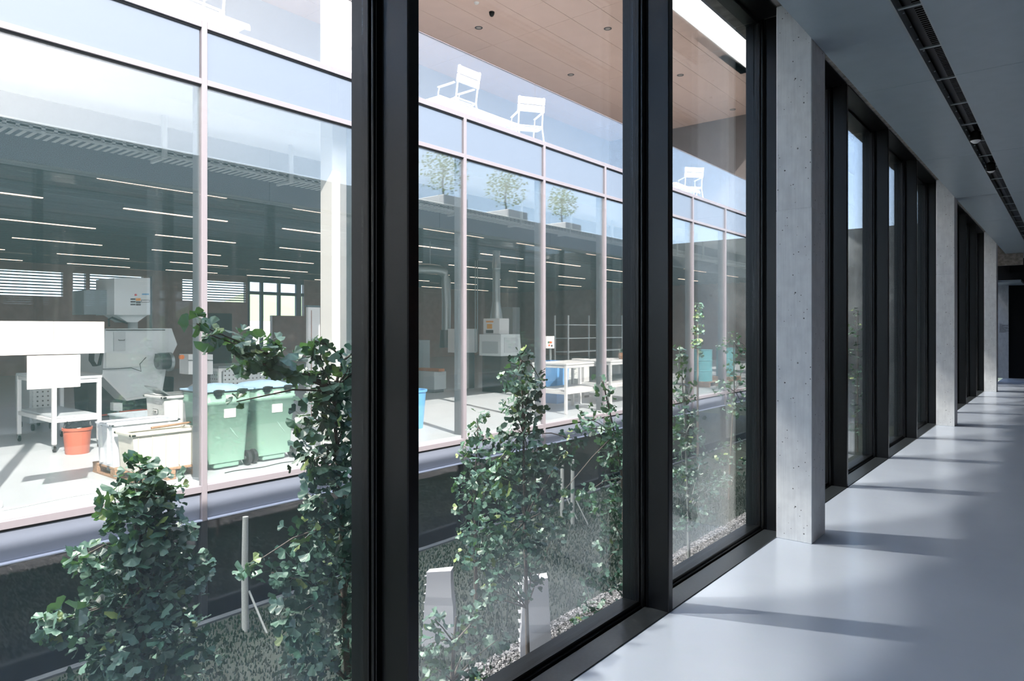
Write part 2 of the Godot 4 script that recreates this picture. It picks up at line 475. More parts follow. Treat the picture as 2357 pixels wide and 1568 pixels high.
func opposite():
	var wall := setting("curtain_wall")
	var mullion_inside := mat(Color(0.36, 0.395, 0.425), 0.45)
	for k in BAYS + 1:
		var z := FIRST - 2.0 * k
		var s := Shape.new()
		s.cbox(Vector3(-W - 0.03, -0.42, z - 0.03), Vector3(-W + 0.035, 4.83, z + 0.03), 0.004)
		part(wall, "mullion", s.mesh(), M.aluminium)
		part(wall, "inner_mullion", cb(Vector3(-W - 0.17, -0.05, z - 0.03), Vector3(-W - 0.03, 4.20, z + 0.03), 0.004), mullion_inside)
		part(wall, "lower_mullion", cb(Vector3(-W - 0.12, -3.0, z - 0.035), Vector3(-W + 0.03, -0.42, z + 0.035), 0.004), M.sill)
	for k in BAYS:
		var z1 := FIRST - 2.0 * k - 0.03
		var z0 := z1 - 1.94
		part(wall, "pane", slabs(Vector3(-W - 0.03, -0.05, z0), Vector3(-W + 0.01, 4.16, z1), 0.016), M.pane_far)
		part(wall, "transom", cb(Vector3(-W - 0.12, 4.16, z0), Vector3(-W + 0.035, 4.22, z1), 0.003), M.aluminium)
		part(wall, "transom", cb(Vector3(-W - 0.12, 4.755, z0), Vector3(-W + 0.035, 4.83, z1), 0.003), M.aluminium)
		part(wall, "transom", cb(Vector3(-W - 0.12, -0.115, z0), Vector3(-W + 0.035, -0.045, z1), 0.003), M.aluminium)
		part(wall, "spandrel_panel", cb(Vector3(-W - 0.03, 4.22, z0 + 0.008), Vector3(-W, 4.738, z1 - 0.008), 0.002), M.spandrel)
		part(wall, "gasket", bx(Vector3(-W - 0.03, 4.735, z0), Vector3(-W + 0.012, 4.757, z1)), M.gasket)
		part(wall, "gasket", bx(Vector3(-W - 0.03, 4.142, z0), Vector3(-W + 0.012, 4.162, z1)), M.gasket)
		part(wall, "gasket", bx(Vector3(-W - 0.03, -0.135, z0), Vector3(-W + 0.012, -0.115, z1)), M.gasket)
		part(wall, "apron_panel", cb(Vector3(-W - 0.03, -0.395, z0 + 0.004), Vector3(-W, -0.135, z1 - 0.004), 0.002), M.low_panel)
		part(wall, "apron_ledge", cb(Vector3(-W - 0.03, -0.415, z0), Vector3(-W + 0.05, -0.398, z1), 0.003), M.low_ledge)
		part(wall, "lower_pane", slabs(Vector3(-W - 0.06, -3.0, z0), Vector3(-W - 0.02, -0.42, z1), 0.016), M.pane_low)
	for k in 7:
		var z1 := 2.6 - 4.0 * k
		part(wall, "guard_pane", slabs(Vector3(-W - 0.06, 4.70, z1 - 3.992), Vector3(-W - 0.03, 5.78, z1), 0.004), M.guard)
		part(wall, "guard_rail", cb(Vector3(-W - 0.060, 5.78, z1 - 3.995), Vector3(-W - 0.030, 5.789, z1), 0.002), M.aluminium)
	# floors and slabs
	solid("workshop_floor", bx(Vector3(-28.2, -0.40, -36.0), Vector3(-W - 0.03, 0.0, 6.0)), M.workshop_floor)
	solid("terrace_slab", bx(Vector3(-28.2, 4.60, -36.0), Vector3(-W - 0.06, TERRACE, 6.0)), M.white_wall)
	solid("lower_floor", bx(Vector3(-16.0, -3.2, -36.0), Vector3(-W - 0.03, -3.0, 6.0)), M.dark_wall)
	solid("lower_wall", bx(Vector3(-16.2, -3.0, -36.0), Vector3(-16.0, -0.4, 6.0)), M.dark_wall)
	solid("terrace_paving", bx(Vector3(-14.0, TERRACE, -30.0), Vector3(-W - 0.07, TERRACE + 0.012, 6.0)), grained(Color(0.63, 0.63, 0.62), 0.08, 0.02, 0.5, 0.8, 34))
	# columns of the workshop and of the terrace above it
	for z in [2.43, -5.735, -13.735, -21.735]:
		var c := setting("white_column", Vector3(0, 0, z))
		part(c, "workshop_shaft", cb(Vector3(-7.815, 0, -0.205), Vector3(-7.55, 4.6, 0.205), 0.008), M.terrace_column)
		part(c, "terrace_shaft", cb(Vector3(-7.815, TERRACE, -0.205), Vector3(-7.55, 8.9, 0.205), 0.008), M.terrace_column)
	# beam of wood-wool boards and the ceiling of slats behind it
	var beam := setting("beam")
	for k in 9:
		var z := 5.6 - 4.0 * k
		part(beam, "board", cb(Vector3(-10.75, 3.74, z - 3.99), Vector3(-10.45, 4.60, z), 0.003), M.woodwool)
	var slats := setting("ceiling")
	part(slats, "backing", bx(Vector3(-28.0, 4.2, -34.0), Vector3(-10.75, 4.24, 5.6)), M.dark_wall)
	for k in 43:
		var x := -11.0 - 0.4 * k
		part(slats, "slat", bx(Vector3(x - 0.02, 3.88, -34.0), Vector3(x + 0.02, 4.2, 5.6)), M.baffle)
	# closing walls
	solid("wall_near", bx(Vector3(-28.2, 0, 5.6), Vector3(-W - 0.1, 4.6, 6.0)), M.dark_wall)
	solid("wall_far", bx(Vector3(-28.2, 0, -34.4), Vector3(-W - 0.1, 4.6, -34.0)), M.copper)
	back_wall()
	# the soffit above the terrace: pink boards with open joints, and the white volume it carries
	var soffit := setting("soffit")
	var xs := [7.10, 7.55, 8.36, 9.16, 9.97, 10.83, 11.585, 12.40, 13.2, 14.0]
	for i in xs.size() - 1:
		for k in 9:
			var z := 6.55 - 4.0 * k
			part(soffit, "soffit_board", cb(Vector3(-xs[i + 1] + 0.005, 8.90, z - 3.992), Vector3(-xs[i] - 0.005, 8.92, z), 0.003), M.soffit)
	part(soffit, "backing", bx(Vector3(-14.0, 8.93, -30.0), Vector3(-7.12, 8.97, 6.0)), M.slab)
	var upper := setting("wall_upper")
	part(upper, "facade_band", cb(Vector3(-7.4, 8.90, -30.0), Vector3(-7.09, 9.75, 6.5), 0.01), M.white_wall)
	part(upper, "facade_band", cb(Vector3(-7.4, 9.765, -30.0), Vector3(-7.09, 11.6, 6.5), 0.01), M.white_wall)
	solid("terrace_wall", bx(Vector3(-14.2, TERRACE, -30.0), Vector3(-14.0, 9.0, 6.0)), mat(Color(0.62, 0.65, 0.69), 0.7))
	solid("terrace_end", bx(Vector3(-14.0, TERRACE, -23.6), Vector3(-8.15, 8.9, -23.2)), M.end_wall)
	downlights()
	lamps()

func back_wall():
	var X := 28.0
	var b := setting("wall_workshop")
	var z_glass0 := z_at(700, X)
	var z_glass1 := z_at(570, X)
	part(b, "wall_panel", bx(Vector3(-X - 0.2, 0, z_glass1), Vector3(-X, 2.75, 5.6)), M.copper)
	part(b, "wall_panel", bx(Vector3(-X - 0.2, 0, -34.0), Vector3(-X, 4.24, z_glass0)), M.copper)
	part(b, "wall_panel", bx(Vector3(-X - 0.2, 0, z_glass0), Vector3(-X, 2.2, z_glass1 - 1.2)), M.copper)
	# clerestory strip with dark blinds: piers between openings
	var openings := [[-120, 145], [168, 198], [207, 330], [420, 448], [457, 566]]
	var edge := 5.6
	for o in openings:
		var z1 := z_at(o[0], X)
		var z0 := z_at(o[1], X)
		if z1 < edge: part(b, "pier", bx(Vector3(-X - 0.2, 2.75, z1), Vector3(-X, 4.24, edge)), M.copper)
		edge = z0
		part(b, "lintel", bx(Vector3(-X - 0.2, 3.62, z0), Vector3(-X, 4.24, z1)), M.copper)
		for k in 8:
			part(b, "blind_slat", bx(Vector3(-X - 0.09, 2.80 + k * 0.105, z0), Vector3(-X - 0.02, 2.845 + k * 0.105, z1)), M.baffle)
	part(b, "pier", bx(Vector3(-X - 0.2, 2.75, z_glass1), Vector3(-X, 4.24, edge)), M.copper)
	# glazed part
	for p in [[572, 576], [601, 607], [641, 647], [683, 694]]:
		part(b, "post", bx(Vector3(-X - 0.15, 0, z_at(p[1], X)), Vector3(-X - 0.02, 4.0, z_at(p[0], X))), M.baffle)
	part(b, "transom", bx(Vector3(-X - 0.12, 3.12, z_glass0), Vector3(-X - 0.03, 3.26, z_glass1)), M.baffle)
	part(b, "transom", bx(Vector3(-X - 0.12, 3.66, z_glass0), Vector3(-X - 0.03, 4.24, z_glass1)), M.baffle)
	part(b, "dark_doorway", bx(Vector3(-X, 0, z_at(533, X)), Vector3(-X + 0.03, 2.25, z_at(480, X))), M.black_dull)
	# what lies outside behind the workshop
	solid("meadow", Shape.new().box(Vector3(-80, -0.6, -90), Vector3(-28.6, -0.4, 40)).mesh(), M.grass_soil)
	var hill := Shape.new()
	hill.quad(Vector3(-55, -0.4, 40), Vector3(-110, 3.6, 40), Vector3(-110, 3.8, -54), Vector3(-55, -0.4, -54))
	hill.quad(Vector3(-55, -0.4, -54), Vector3(-110, 3.8, -54), Vector3(-110, 7.6, -62), Vector3(-55, -0.4, -62))
	hill.quad(Vector3(-55, -0.4, -62), Vector3(-110, 7.6, -62), Vector3(-110, 8.5, -130), Vector3(-55, -0.4, -130))
	solid("hill", hill.mesh(), grained(Color(0.52, 0.62, 0.45), 0.2, 0.05, 0.2, 0.95, 31))
	single("garden_shed", bx(Vector3(-52, -0.4, -32.5), Vector3(-49, 2.2, -28.0)), M.white_wall, "small pale building on the green slope behind the workshop", "building")

func downlights():
	var spots := [[1102, 64], [1399, 66], [1314, 172], [1566, 173], [1687, 252]]
	var where := ["nearest the black mullion", "in the board row at the soffit front", "above the two white chairs", "seen through the narrow window", "nearest the terrace end wall"]
	for k in spots.size():
		var p := on_level(spots[k][0], spots[k][1], 8.9)
		var t := thing("downlight", "round recessed downlight in the pink soffit, " + where[k], "lamp", p, "downlights in the soffit")
		part(t, "ring", Shape.new().lathe([Vector2(0.062, -0.004), Vector2(0.085, -0.010), Vector2(0.098, -0.002), Vector2(0.098, 0.0)], 24).mesh(), M.sill)
		part(t, "glass_disc", Shape.new().lathe([Vector2(0.0, -0.003), Vector2(0.064, -0.003)], 24).mesh(), mat(Color(0.62, 0.6, 0.58), 0.3))
	var c := thing("dome_camera", "black dome camera under the pink soffit", "camera", on_level(1132, 28, 8.9))
	part(c, "collar", Shape.new().lathe([Vector2(0.0, -0.05), Vector2(0.06, -0.05), Vector2(0.065, 0.0)], 20).mesh(), M.black_dull)
	part(c, "dome", Shape.new().lathe([Vector2(0.0, -0.11), Vector2(0.03, -0.10), Vector2(0.05, -0.075), Vector2(0.055, -0.05)], 20).mesh(), M.black)
	var d := thing("smoke_detector", "small white smoke detector on the pink soffit", "detector", on_level(1097, 6, 8.9))
	part(d, "body", Shape.new().lathe([Vector2(0.0, -0.04), Vector2(0.035, -0.035), Vector2(0.055, -0.015), Vector2(0.06, 0.0)], 18).mesh(), M.white_paint)

func lamps():
	var ordinal := ["first", "second", "third", "fourth", "fifth", "sixth", "seventh", "eighth", "ninth", "tenth"]
	var rows := [11.0, 13.4, 16.6, 19.8, 23.0, 26.2]
	for r in rows.size():
		var n := 0
		var z := -0.6 - 1.3 * (r % 2)
		while z > -32.0 and n < 9:
			var t := thing("linear_lamp", "slim warm ceiling light strip, %s along the %s row from the glass" % [ordinal[n], ordinal[r]], "lamp", Vector3(-rows[r], 3.80, z - 1.1), "linear lamps under the workshop ceiling")
			part(t, "housing", cb(Vector3(-0.035, 0.0, -1.0), Vector3(0.035, 0.075, 1.0), 0.004), M.baffle)
			part(t, "light_strip", cb(Vector3(-0.025, -0.012, -0.99), Vector3(0.025, 0.0, 0.99), 0.003), M.led)
			for once in 1:
				var a := AreaLight3D.new()
				a.name = "lamp_light"
				a.area_size = Vector2(0.05, 1.98)
				a.light_energy = 0.17
				a.light_color = Color(1.0, 0.86, 0.76)
				a.shadow_enabled = true
				a.rotation.x = -PI / 2
				a.position = Vector3(0, -0.02, 0)
				t.add_child(a)
			n += 1
			z -= 3.25

# ------------------------------------------------------------------ ground
const GARDEN := -1.42          # level of the garden in the courtyard

func ground():
	solid("lawn", bx(Vector3(-W + 0.25, -1.9, -30.0), Vector3(-2.05, GARDEN, 8.0)), M.grass_soil)
	solid("garden_kerb", cb(Vector3(-W + 0.18, -3.2, -30.0), Vector3(-W + 0.25, GARDEN + 0.03, 8.0), 0.01), M.dark_wall)
	solid("corridor_plinth", bx(Vector3(-2.06, -3.2, -30.0), Vector3(-1.80, -0.25, 8.0)), M.end_wall)
	solid("courtyard_end", bx(Vector3(-8.0, -3.2, -24.4), Vector3(-2.05, 4.8, -24.0)), M.dark_wall)
	# gravel: loose stones along the window
	var stone := Shape.new()
	var v := []
	for k in 8: v.append(Vector3((1 if k & 1 else -1) * (0.8 + 0.2 * sin(k * 2.1)), (1 if k & 2 else -1) * (0.5 + 0.2 * sin(k * 3.7)), (1 if k & 4 else -1) * (0.7 + 0.3 * sin(k * 1.3))))
	for f in [[0, 2, 3, 1], [5, 7, 6, 4], [4, 6, 2, 0], [1, 3, 7, 5], [2, 6, 7, 3], [4, 0, 1, 5]]: stone.quad(v[f[0]], v[f[1]], v[f[2]], v[f[3]])
	var gm := mat(Color.WHITE, 0.9)
	gm.vertex_color_use_as_albedo = true
	scatter("gravel", stone.mesh(), gm, 15000, "grey gravel strip along the foot of the windows", "gravel", func(k):
		var p := Vector3(rng.randf_range(-4.15, -3.72), GARDEN + rng.randf_range(0.0, 0.012), -rng.randf_range(2.0, 14.0))
		var s := rng.randf_range(0.008, 0.018)
		return Transform3D(Basis.from_euler(Vector3(rng.randf() * TAU, rng.randf() * TAU, rng.randf() * TAU)).scaled(Vector3.ONE * s), p), func(k):
		var g := rng.randf_range(0.06, 0.30)
		return Color(g, g * 1.01, g * 1.03))
	# grass blades
	var blade := Shape.new()
	blade.quad(Vector3(-0.5, 0, 0), Vector3(-0.3, 0.6, 0.1), Vector3(0.3, 0.6, 0.1), Vector3(0.5, 0, 0))
	blade.tri(Vector3(-0.3, 0.6, 0.1), Vector3(0.05, 1.0, 0.35), Vector3(0.3, 0.6, 0.1))
	var bm := mat(Color.WHITE, 0.6)
	bm.vertex_color_use_as_albedo = true
	scatter("grass", blade.mesh(), bm, 60000, "short green grass of the courtyard garden", "grass", func(k):
		var u := rng.randf()
		var x := 0.0
		if u < 0.3: x = rng.randf_range(-3.72, -3.2)
		else: x = rng.randf_range(-6.8, -4.15)
		var p := Vector3(x, GARDEN, -rng.randf_range(1.5, 14.0))
		var h := rng.randf_range(0.02, 0.045)
		return Transform3D(Basis.from_euler(Vector3(rng.randf_range(-0.4, 0.4), rng.randf() * TAU, rng.randf_range(-0.4, 0.4))).scaled(Vector3(0.005, h, h * 0.6)), p), func(k):
		var g := rng.randf_range(0.7, 1.2)
		return Color(0.010 * g, 0.045 * g, 0.024 * g))
	# two split granite posts on the gravel
	granite_post(Vector3(-3.86, GARDEN, -5.08), 0.30, 0.20, 0.72, 0.72, "pale split granite post standing on the gravel by the window")
	granite_post(Vector3(-4.72, GARDEN, -4.70), 0.32, 0.18, 0.70, 0.6, "dark granite post further from the window, beside the black mullion")

func scatter(called: String, mesh: Mesh, material: Material, count: int, label: String, category: String, place: Callable, tint: Callable):
	var mm := MultiMesh.new()
	mm.transform_format = MultiMesh.TRANSFORM_3D
	mm.use_colors = true
	mm.mesh = mesh
	mm.instance_count = count
	for k in count:
		mm.set_instance_transform(k, place.call(k))
		mm.set_instance_color(k, tint.call(k))
	var o := MultiMeshInstance3D.new()
	o.name = numbered(called)
	o.multimesh = mm
	o.material_override = material
	o.set_meta("label", label)
	o.set_meta("category", category)
	o.set_meta("kind", "stuff")
	add_child(o)

func granite_post(pos: Vector3, w: float, d: float, h: float, turn: float, label: String):
	var t := thing("granite_post", label, "stone", pos, "granite posts", turn)
	var s := Shape.new()
	var rows := 9
	var ring := []
	for k in rows + 1:
		var f := float(k) / rows
		var ww := lerpf(w, w * 0.72, f) / 2 * (1 + rng.randf_range(-0.03, 0.03))
		var dd := lerpf(d, d * 0.8, f) / 2 * (1 + rng.randf_range(-0.05, 0.05))
		var y := h * f
		ring.append([Vector3(-ww, y, dd), Vector3(ww, y + (0.02 if k == rows else 0.0), dd), Vector3(ww, y + (0.012 if k == rows else 0.0), -dd), Vector3(-ww, y - (0.02 if k == rows else 0.0), -dd)])
	for k in rows:
		for i in 4:
			var j := (i + 1) % 4
			s.quad(ring[k][i], ring[k + 1][i], ring[k + 1][j], ring[k][j])
	s.quad(ring[rows][0], ring[rows][3], ring[rows][2], ring[rows][1])
	part(t, "block", s.mesh(), M.granite)
	# half drill holes left by the splitting wedges along one edge
	for k in 8:
		var y := h * (0.06 + 0.115 * k)
		part(t, "wedge_mark", Shape.new().cbox(Vector3(-w / 2 - 0.004, y, -d / 2 + 0.01), Vector3(-w / 2 + 0.03, y + 0.008, d / 2 + 0.004), 0.002, Transform3D(Basis(Vector3(1, 0, 0), -0.25), Vector3(0, 0, 0))).mesh(), M.granite)

# ------------------------------------------------------------------ ginkgo trees
var leaf_meshes := []
func make_leaves():
	for v in 4:
		var s := Shape.new()
		s.smooth(true)
		var r := RandomNumberGenerator.new()
		r.seed = 50 + v
		var n := 8
		var spread := [1.15, 1.3, 1.0, 1.45][v] as float
		var cup := [0.18, -0.12, 0.30, 0.10][v] as float
		var inner := []
		var outer := []
		for i in n + 1:
			var u := lerpf(-spread, spread, float(i) / n)
			var notch := 0.72 if i == n / 2 and v != 1 else 1.0
			var rad := notch * (0.92 + 0.08 * cos(u)) * r.randf_range(0.93, 1.05)
			var wave := 0.10 * sin(i * 2.3 + v)
			outer.append(Vector3(sin(u) * rad, cos(u) * rad, wave + cup * absf(sin(u)) * rad))
			inner.append(Vector3(sin(u) * 0.5, cos(u) * 0.5, cup * 0.4 * absf(sin(u)) + wave * 0.3))
		for i in n:
			s.tri(Vector3.ZERO, inner[i], inner[i + 1])
			s.quad(inner[i], outer[i], outer[i + 1], inner[i + 1])
		s.smooth(false)
		s.quad(Vector3(-0.02, 0.0, 0), Vector3(0.02, 0.0, 0), Vector3(0.012, -0.75, -0.12), Vector3(-0.012, -0.75, -0.12))
		leaf_meshes.append(s.mesh())

func ginkgo(label: String, trunk: Array, blobs: Array, across: float, size: float, pieces: int, bark: Material = null, depth := 0.8, yellow := 0.03):
	var base: Vector3 = trunk[0]
	var t := thing("ginkgo_tree", label, "tree", base, "young ginkgo trees in the courtyard")
	var local := []
	for p in trunk: local.append(p - base)
	part(t, "trunk", Shape.new().tube(local, 0.022 if across < 5 else 0.03, 0.007, 8).mesh(), bark if bark else M.bark)
	var places := []
	for b in blobs:
		var c := at(b[0], b[1], across)
		var per := (at(b[0] + 1.0, b[1], across) - c).length()
		var flat := (c - EYE); flat.y = 0
		var rad: float = b[2] / FOCAL * flat.length() * 0.98
		c += flat.normalized() * rng.randf_range(-0.35, 0.35) * rad * depth
		# a twig from the trunk to the middle of the bunch
		var near: Vector3 = trunk[0]
		for p in trunk:
			if (p - c + Vector3(0, 0.12, 0)).length() < (near - c + Vector3(0, 0.12, 0)).length(): near = p
		var mid := (near + c) / 2 + Vector3(rng.randf_range(-0.03, 0.03), 0.03, rng.randf_range(-0.03, 0.03))
		part(t, "branch", Shape.new().tube([near - base, mid - base, c - base], 0.007, 0.003, 5).mesh(), bark if bark else M.bark)
		for k in int(b[3] * 2.1):
			var dir := Vector3(rng.randfn(), rng.randfn(), rng.randfn()).normalized()
			var p: Vector3 = c + dir * rad * pow(rng.randf(), 0.45) * Vector3(1, 1, 1).length() / 1.732
			var out := (dir + Vector3(rng.randfn() * 0.5, -0.45 + rng.randfn() * 0.35, rng.randfn() * 0.5)).normalized()
			var face := (dir * 0.5 + Vector3(rng.randfn(), rng.randfn() * 0.7 + 0.9, rng.randfn()) * 0.6).normalized()
			var side := out.cross(face).normalized()
			var nor := side.cross(out).normalized()
			places.append([Transform3D(Basis(side, out, nor).scaled(Vector3.ONE * size * rng.randf_range(0.6, 1.15)), p - base), (p - EYE).length()])
	places.sort_custom(func(a, b): return a[1] < b[1])
	var few := mini(pieces, places.size())
	for k in few:
		var c := 4 if rng.randf() < yellow else rng.randi() % 4
		var o := MeshInstance3D.new()
		o.name = "leaf"
		o.mesh = leaf_meshes[rng.randi() % 4]
		o.material_override = M.leaf[c]
		o.transform = places[k][0]
		t.add_child(o, true)
	if places.size() > few:
		var mm := MultiMesh.new()
		mm.transform_format = MultiMesh.TRANSFORM_3D
		mm.use_colors = true
		mm.mesh = leaf_meshes[0]
		mm.instance_count = places.size() - few
		for k in places.size() - few:
			mm.set_instance_transform(k, places[few + k][0])
			var c: Color = M.leaf[4 if rng.randf() < yellow else rng.randi() % 4].albedo_color
			mm.set_instance_color(k, c.srgb_to_linear())
		var o := MultiMeshInstance3D.new()
		o.name = "foliage"
		o.multimesh = mm
		var m: StandardMaterial3D = M.leaf[0].duplicate()
		m.albedo_color = Color.WHITE
		m.vertex_color_use_as_albedo = true
		o.material_override = m
		o.set_meta("kind", "stuff")
		t.add_child(o)

func stem(points: Array, across: float, ground_y: float) -> Array:      # trunk line through the given sightings down to the ground
	var out := []
	for p in points: out.append(at(p[0], p[1], across))
	var low: Vector3 = out[0]
	if low.y > ground_y: out.push_front(Vector3(low.x, ground_y, low.z))
	return out

func trees():
	make_leaves()
	ginkgo("bushy young ginkgo behind the widest window, topped by a narrow leafy crown",
		stem([[335, 1568], [322, 1400], [318, 1250], [322, 1150], [325, 1080]], 3.8, GARDEN),
		[[325, 1080, 32, 14], [320, 1120, 62, 42], [285, 1160, 45, 22], [360, 1130, 52, 30], [365, 1180, 50, 28], [320, 1185, 60, 34], [320, 1232, 52, 28], [405, 1225, 42, 20], [290, 1275, 60, 34], [370, 1290, 68, 40],
		[235, 1292, 48, 20], [185, 1285, 22, 6], [430, 1320, 52, 30], [330, 1340, 85, 54], [262, 1345, 62, 26], [360, 1390, 85, 50], [285, 1400, 70, 34], [150, 1427, 40, 18], [112, 1437, 26, 9], [215, 1420, 36, 14],
		[330, 1450, 100, 60], [425, 1480, 62, 30], [245, 1490, 62, 32], [380, 1520, 105, 55], [285, 1545, 95, 46], [475, 1552, 42, 12]], 3.8, 0.052, 300)
	ginkgo("tall ginkgo beside the black mullion with a long branch arching over the green bins",
		stem([[800, 1568], [792, 1380], [785, 1200], [775, 1040], [768, 900], [790, 830]], 3.15, GARDEN) ,
		[[805, 835, 34, 12], [775, 875, 50, 24], [742, 900, 48, 22], [722, 960, 52, 24], [782, 960, 70, 34], [830, 900, 42, 18], [760, 1030, 72, 36], [722, 1062, 52, 22], [822, 1050, 52, 22], [782, 1110, 72, 36],
		[742, 1150, 62, 28], [822, 1170, 52, 24], [702, 1235, 58, 24], [782, 1232, 80, 40], [830, 1262, 52, 24], [692, 1332, 62, 28], [772, 1332, 80, 40], [625, 1322, 34, 11], [570, 1308, 20, 6], [702, 1402, 70, 32],
		[802, 1402, 62, 30], [722, 1472, 70, 34], [822, 1492, 52, 24], [702, 1542, 62, 26], [802, 1552, 62, 28], [452, 745, 18, 5], [485, 772, 26, 7], [555, 785, 30, 10], [600, 805, 42, 18], [645, 830, 40, 18],
		[565, 828, 30, 11], [685, 850, 36, 14], [722, 785, 22, 7], [738, 812, 26, 8], [842, 812, 26, 9], [826, 852, 36, 14], [545, 925, 10, 3]], 3.15, 0.052, 300)
	ginkgo("slender ginkgo in front of the granite post, dense with small fan leaves",
		stem([[1215, 1520], [1212, 1400], [1208, 1200], [1205, 1000], [1200, 830]], 3.55, GARDEN),
		[[1200, 830, 26, 12], [1188, 868, 36, 20], [1218, 895, 36, 20], [1190, 930, 44, 28], [1215, 960, 44, 28], [1190, 1000, 48, 30], [1240, 868, 24, 8], [1172, 1040, 46, 28], [1212, 1060, 58, 36], [1152, 1080, 46, 26],
		[1244, 1062, 40, 22], [1290, 1050, 40, 20], [1322, 1010, 30, 12], [1122, 1122, 44, 24], [1190, 1122, 62, 40], [1250, 1130, 42, 22], [1152, 1180, 62, 38], [1222, 1190, 66, 42], [1282, 1180, 32, 12], [1122, 1232, 44, 22],
		[1200, 1250, 66, 42], [1270, 1240, 32, 13], [1152, 1290, 50, 26], [1222, 1300, 48, 24], [1212, 1350, 30, 12], [1132, 1310, 40, 18], [1130, 1360, 30, 12], [1108, 1380, 26, 9]], 3.55, 0.050, 300)
	ginkgo("small ginkgo half hidden behind the slender one, at its side",
		stem([[1095, 1300], [1092, 1150], [1100, 980]], 4.6, GARDEN),
		[[1100, 962, 22, 8], [1090, 1000, 32, 16], [1112, 1030, 36, 18], [1080, 1050, 28, 14], [1092, 1110, 38, 20], [1075, 1160, 34, 16], [1060, 1110, 22, 8], [1085, 1220, 36, 18], [1075, 1280, 30, 12]], 4.6, 0.052, 110)
	ginkgo("thin ginkgo close to the second black mullion with leaves down to the grass",
		stem([[1440, 1400], [1436, 1250], [1432, 1100], [1415, 1000], [1388, 880]], 3.6, GARDEN),
		[[1386, 888, 24, 8], [1400, 922, 26, 9], [1352, 962, 28, 11], [1390, 985, 38, 22], [1420, 1002, 36, 20], [1442, 1042, 34, 18], [1402, 1052, 38, 22], [1345, 985, 22, 8], [1420, 1112, 42, 24], [1402, 1182, 42, 22],
		[1442, 1202, 34, 16], [1352, 1132, 24, 9], [1302, 1125, 14, 5], [1402, 1252, 36, 18], [1442, 1302, 30, 13], [1372, 1332, 30, 13], [1410, 1352, 32, 13], [1362, 1392, 30, 11], [1442, 1382, 24, 8], [1335, 1420, 22, 7]], 3.6, 0.052, 300)
	ginkgo("leafy ginkgo behind the narrow window, its pale stem rising from the grass",
		stem([[1586, 1308], [1584, 1180], [1578, 1000], [1566, 810]], 3.8, GARDEN),
		[[1564, 808, 18, 8], [1562, 850, 24, 14], [1575, 900, 28, 18], [1565, 950, 32, 20], [1592, 962, 28, 16], [1570, 1002, 36, 24], [1602, 1012, 28, 16], [1570, 1062, 40, 26], [1612, 1062, 36, 22], [1582, 1122, 40, 26],
		[1622, 1122, 36, 20], [1582, 1182, 36, 22], [1632, 1172, 28, 14], [1652, 1112, 32, 16], [1560, 1205, 20, 8], [1540, 1000, 26, 14], [1545, 1100, 28, 14]], 3.8, 0.052, 290, M.pale_bark)
	ginkgo("ginkgo with stacked round leaf tufts before the workshop corner, seen through the narrow window",
		stem([[1678, 1130], [1682, 1030], [1690, 900], [1688, 785]], 4.7, GARDEN),
		[[1688, 778, 16, 8], [1670, 792, 18, 9], [1702, 810, 24, 14], [1690, 850, 24, 14], [1690, 882, 28, 18], [1660, 890, 20, 10], [1702, 920, 28, 16], [1682, 942, 24, 14], [1722, 800, 20, 10], [1732, 862, 18, 8],
		[1690, 1022, 24, 13], [1722, 1042, 24, 12], [1665, 1042, 30, 16], [1700, 1082, 30, 16], [1660, 1102, 28, 13]], 4.7, 0.052, 240)
	ginkgo("low ginkgo at the foot of the wide middle window, leaves close to the glass",
		stem([[1040, 1568], [1045, 1480], [1050, 1420]], 3.4, GARDEN),
		[[1000, 1425, 24, 8], [986, 1482, 28, 10], [1040, 1472, 28, 10], [1092, 1432, 30, 12], [1002, 1542, 30, 11], [1062, 1542, 28, 10], [1112, 1542, 24, 8], [1105, 1482, 26, 9], [1150, 1470, 26, 9]], 3.4, 0.052, 100)
	ginkgo("tall narrow ginkgo with yellowish leaves far down the courtyard, above the teal drum",
		stem([[1606, 830], [1606, 760], [1608, 705]], 6.3, GARDEN),
		[[1608, 703, 9, 14], [1606, 728, 12, 24], [1608, 758, 14, 30], [1604, 790, 12, 22], [1610, 815, 9, 12]], 6.3, 0.052, 60, null, 0.8, 0.4)
	ginkgo("ginkgo seen through the first window beyond the concrete column",
		stem([[1974, 1030], [1974, 850], [1975, 715]], 4.1, GARDEN),
		[[1975, 715, 11, 8], [1970, 760, 17, 16], [1976, 810, 20, 20], [1966, 860, 20, 20], [1980, 902, 20, 20], [1970, 942, 20, 20], [1970, 988, 16, 14]], 4.1, 0.052, 118)
	# pale young stems with a stake on the lawn before the lower glazing
	for a in [[565, 1450, 6.42, 1.14, "pale short tree stem with a leaning stake on the lawn, between the two ginkgos"], [1294, 1120, 6.3, 0.9, "pale thin stem among the leaves behind the slender ginkgo"], [1318, 1165, 6.0, 1.0, "pale thin stem right of the slender ginkgo crown"]]:
		var d := at(a[0], HORIZON, a[2])
		var t := thing("tree_stem", a[4], "tree", Vector3(d.x, GARDEN, d.z))
		part(t, "trunk", Shape.new().tube([Vector3.ZERO, Vector3(0.01, a[3] * 0.5, 0.015), Vector3(0.0, a[3], 0.0)], 0.036, 0.028, 10).mesh(), M.pale_bark)
		part(t, "stake", Shape.new().tube([Vector3(0.22, 0, -0.1), Vector3(0.03, 0.4, -0.02)], 0.011, 0.011, 6).mesh(), M.pale_bark)


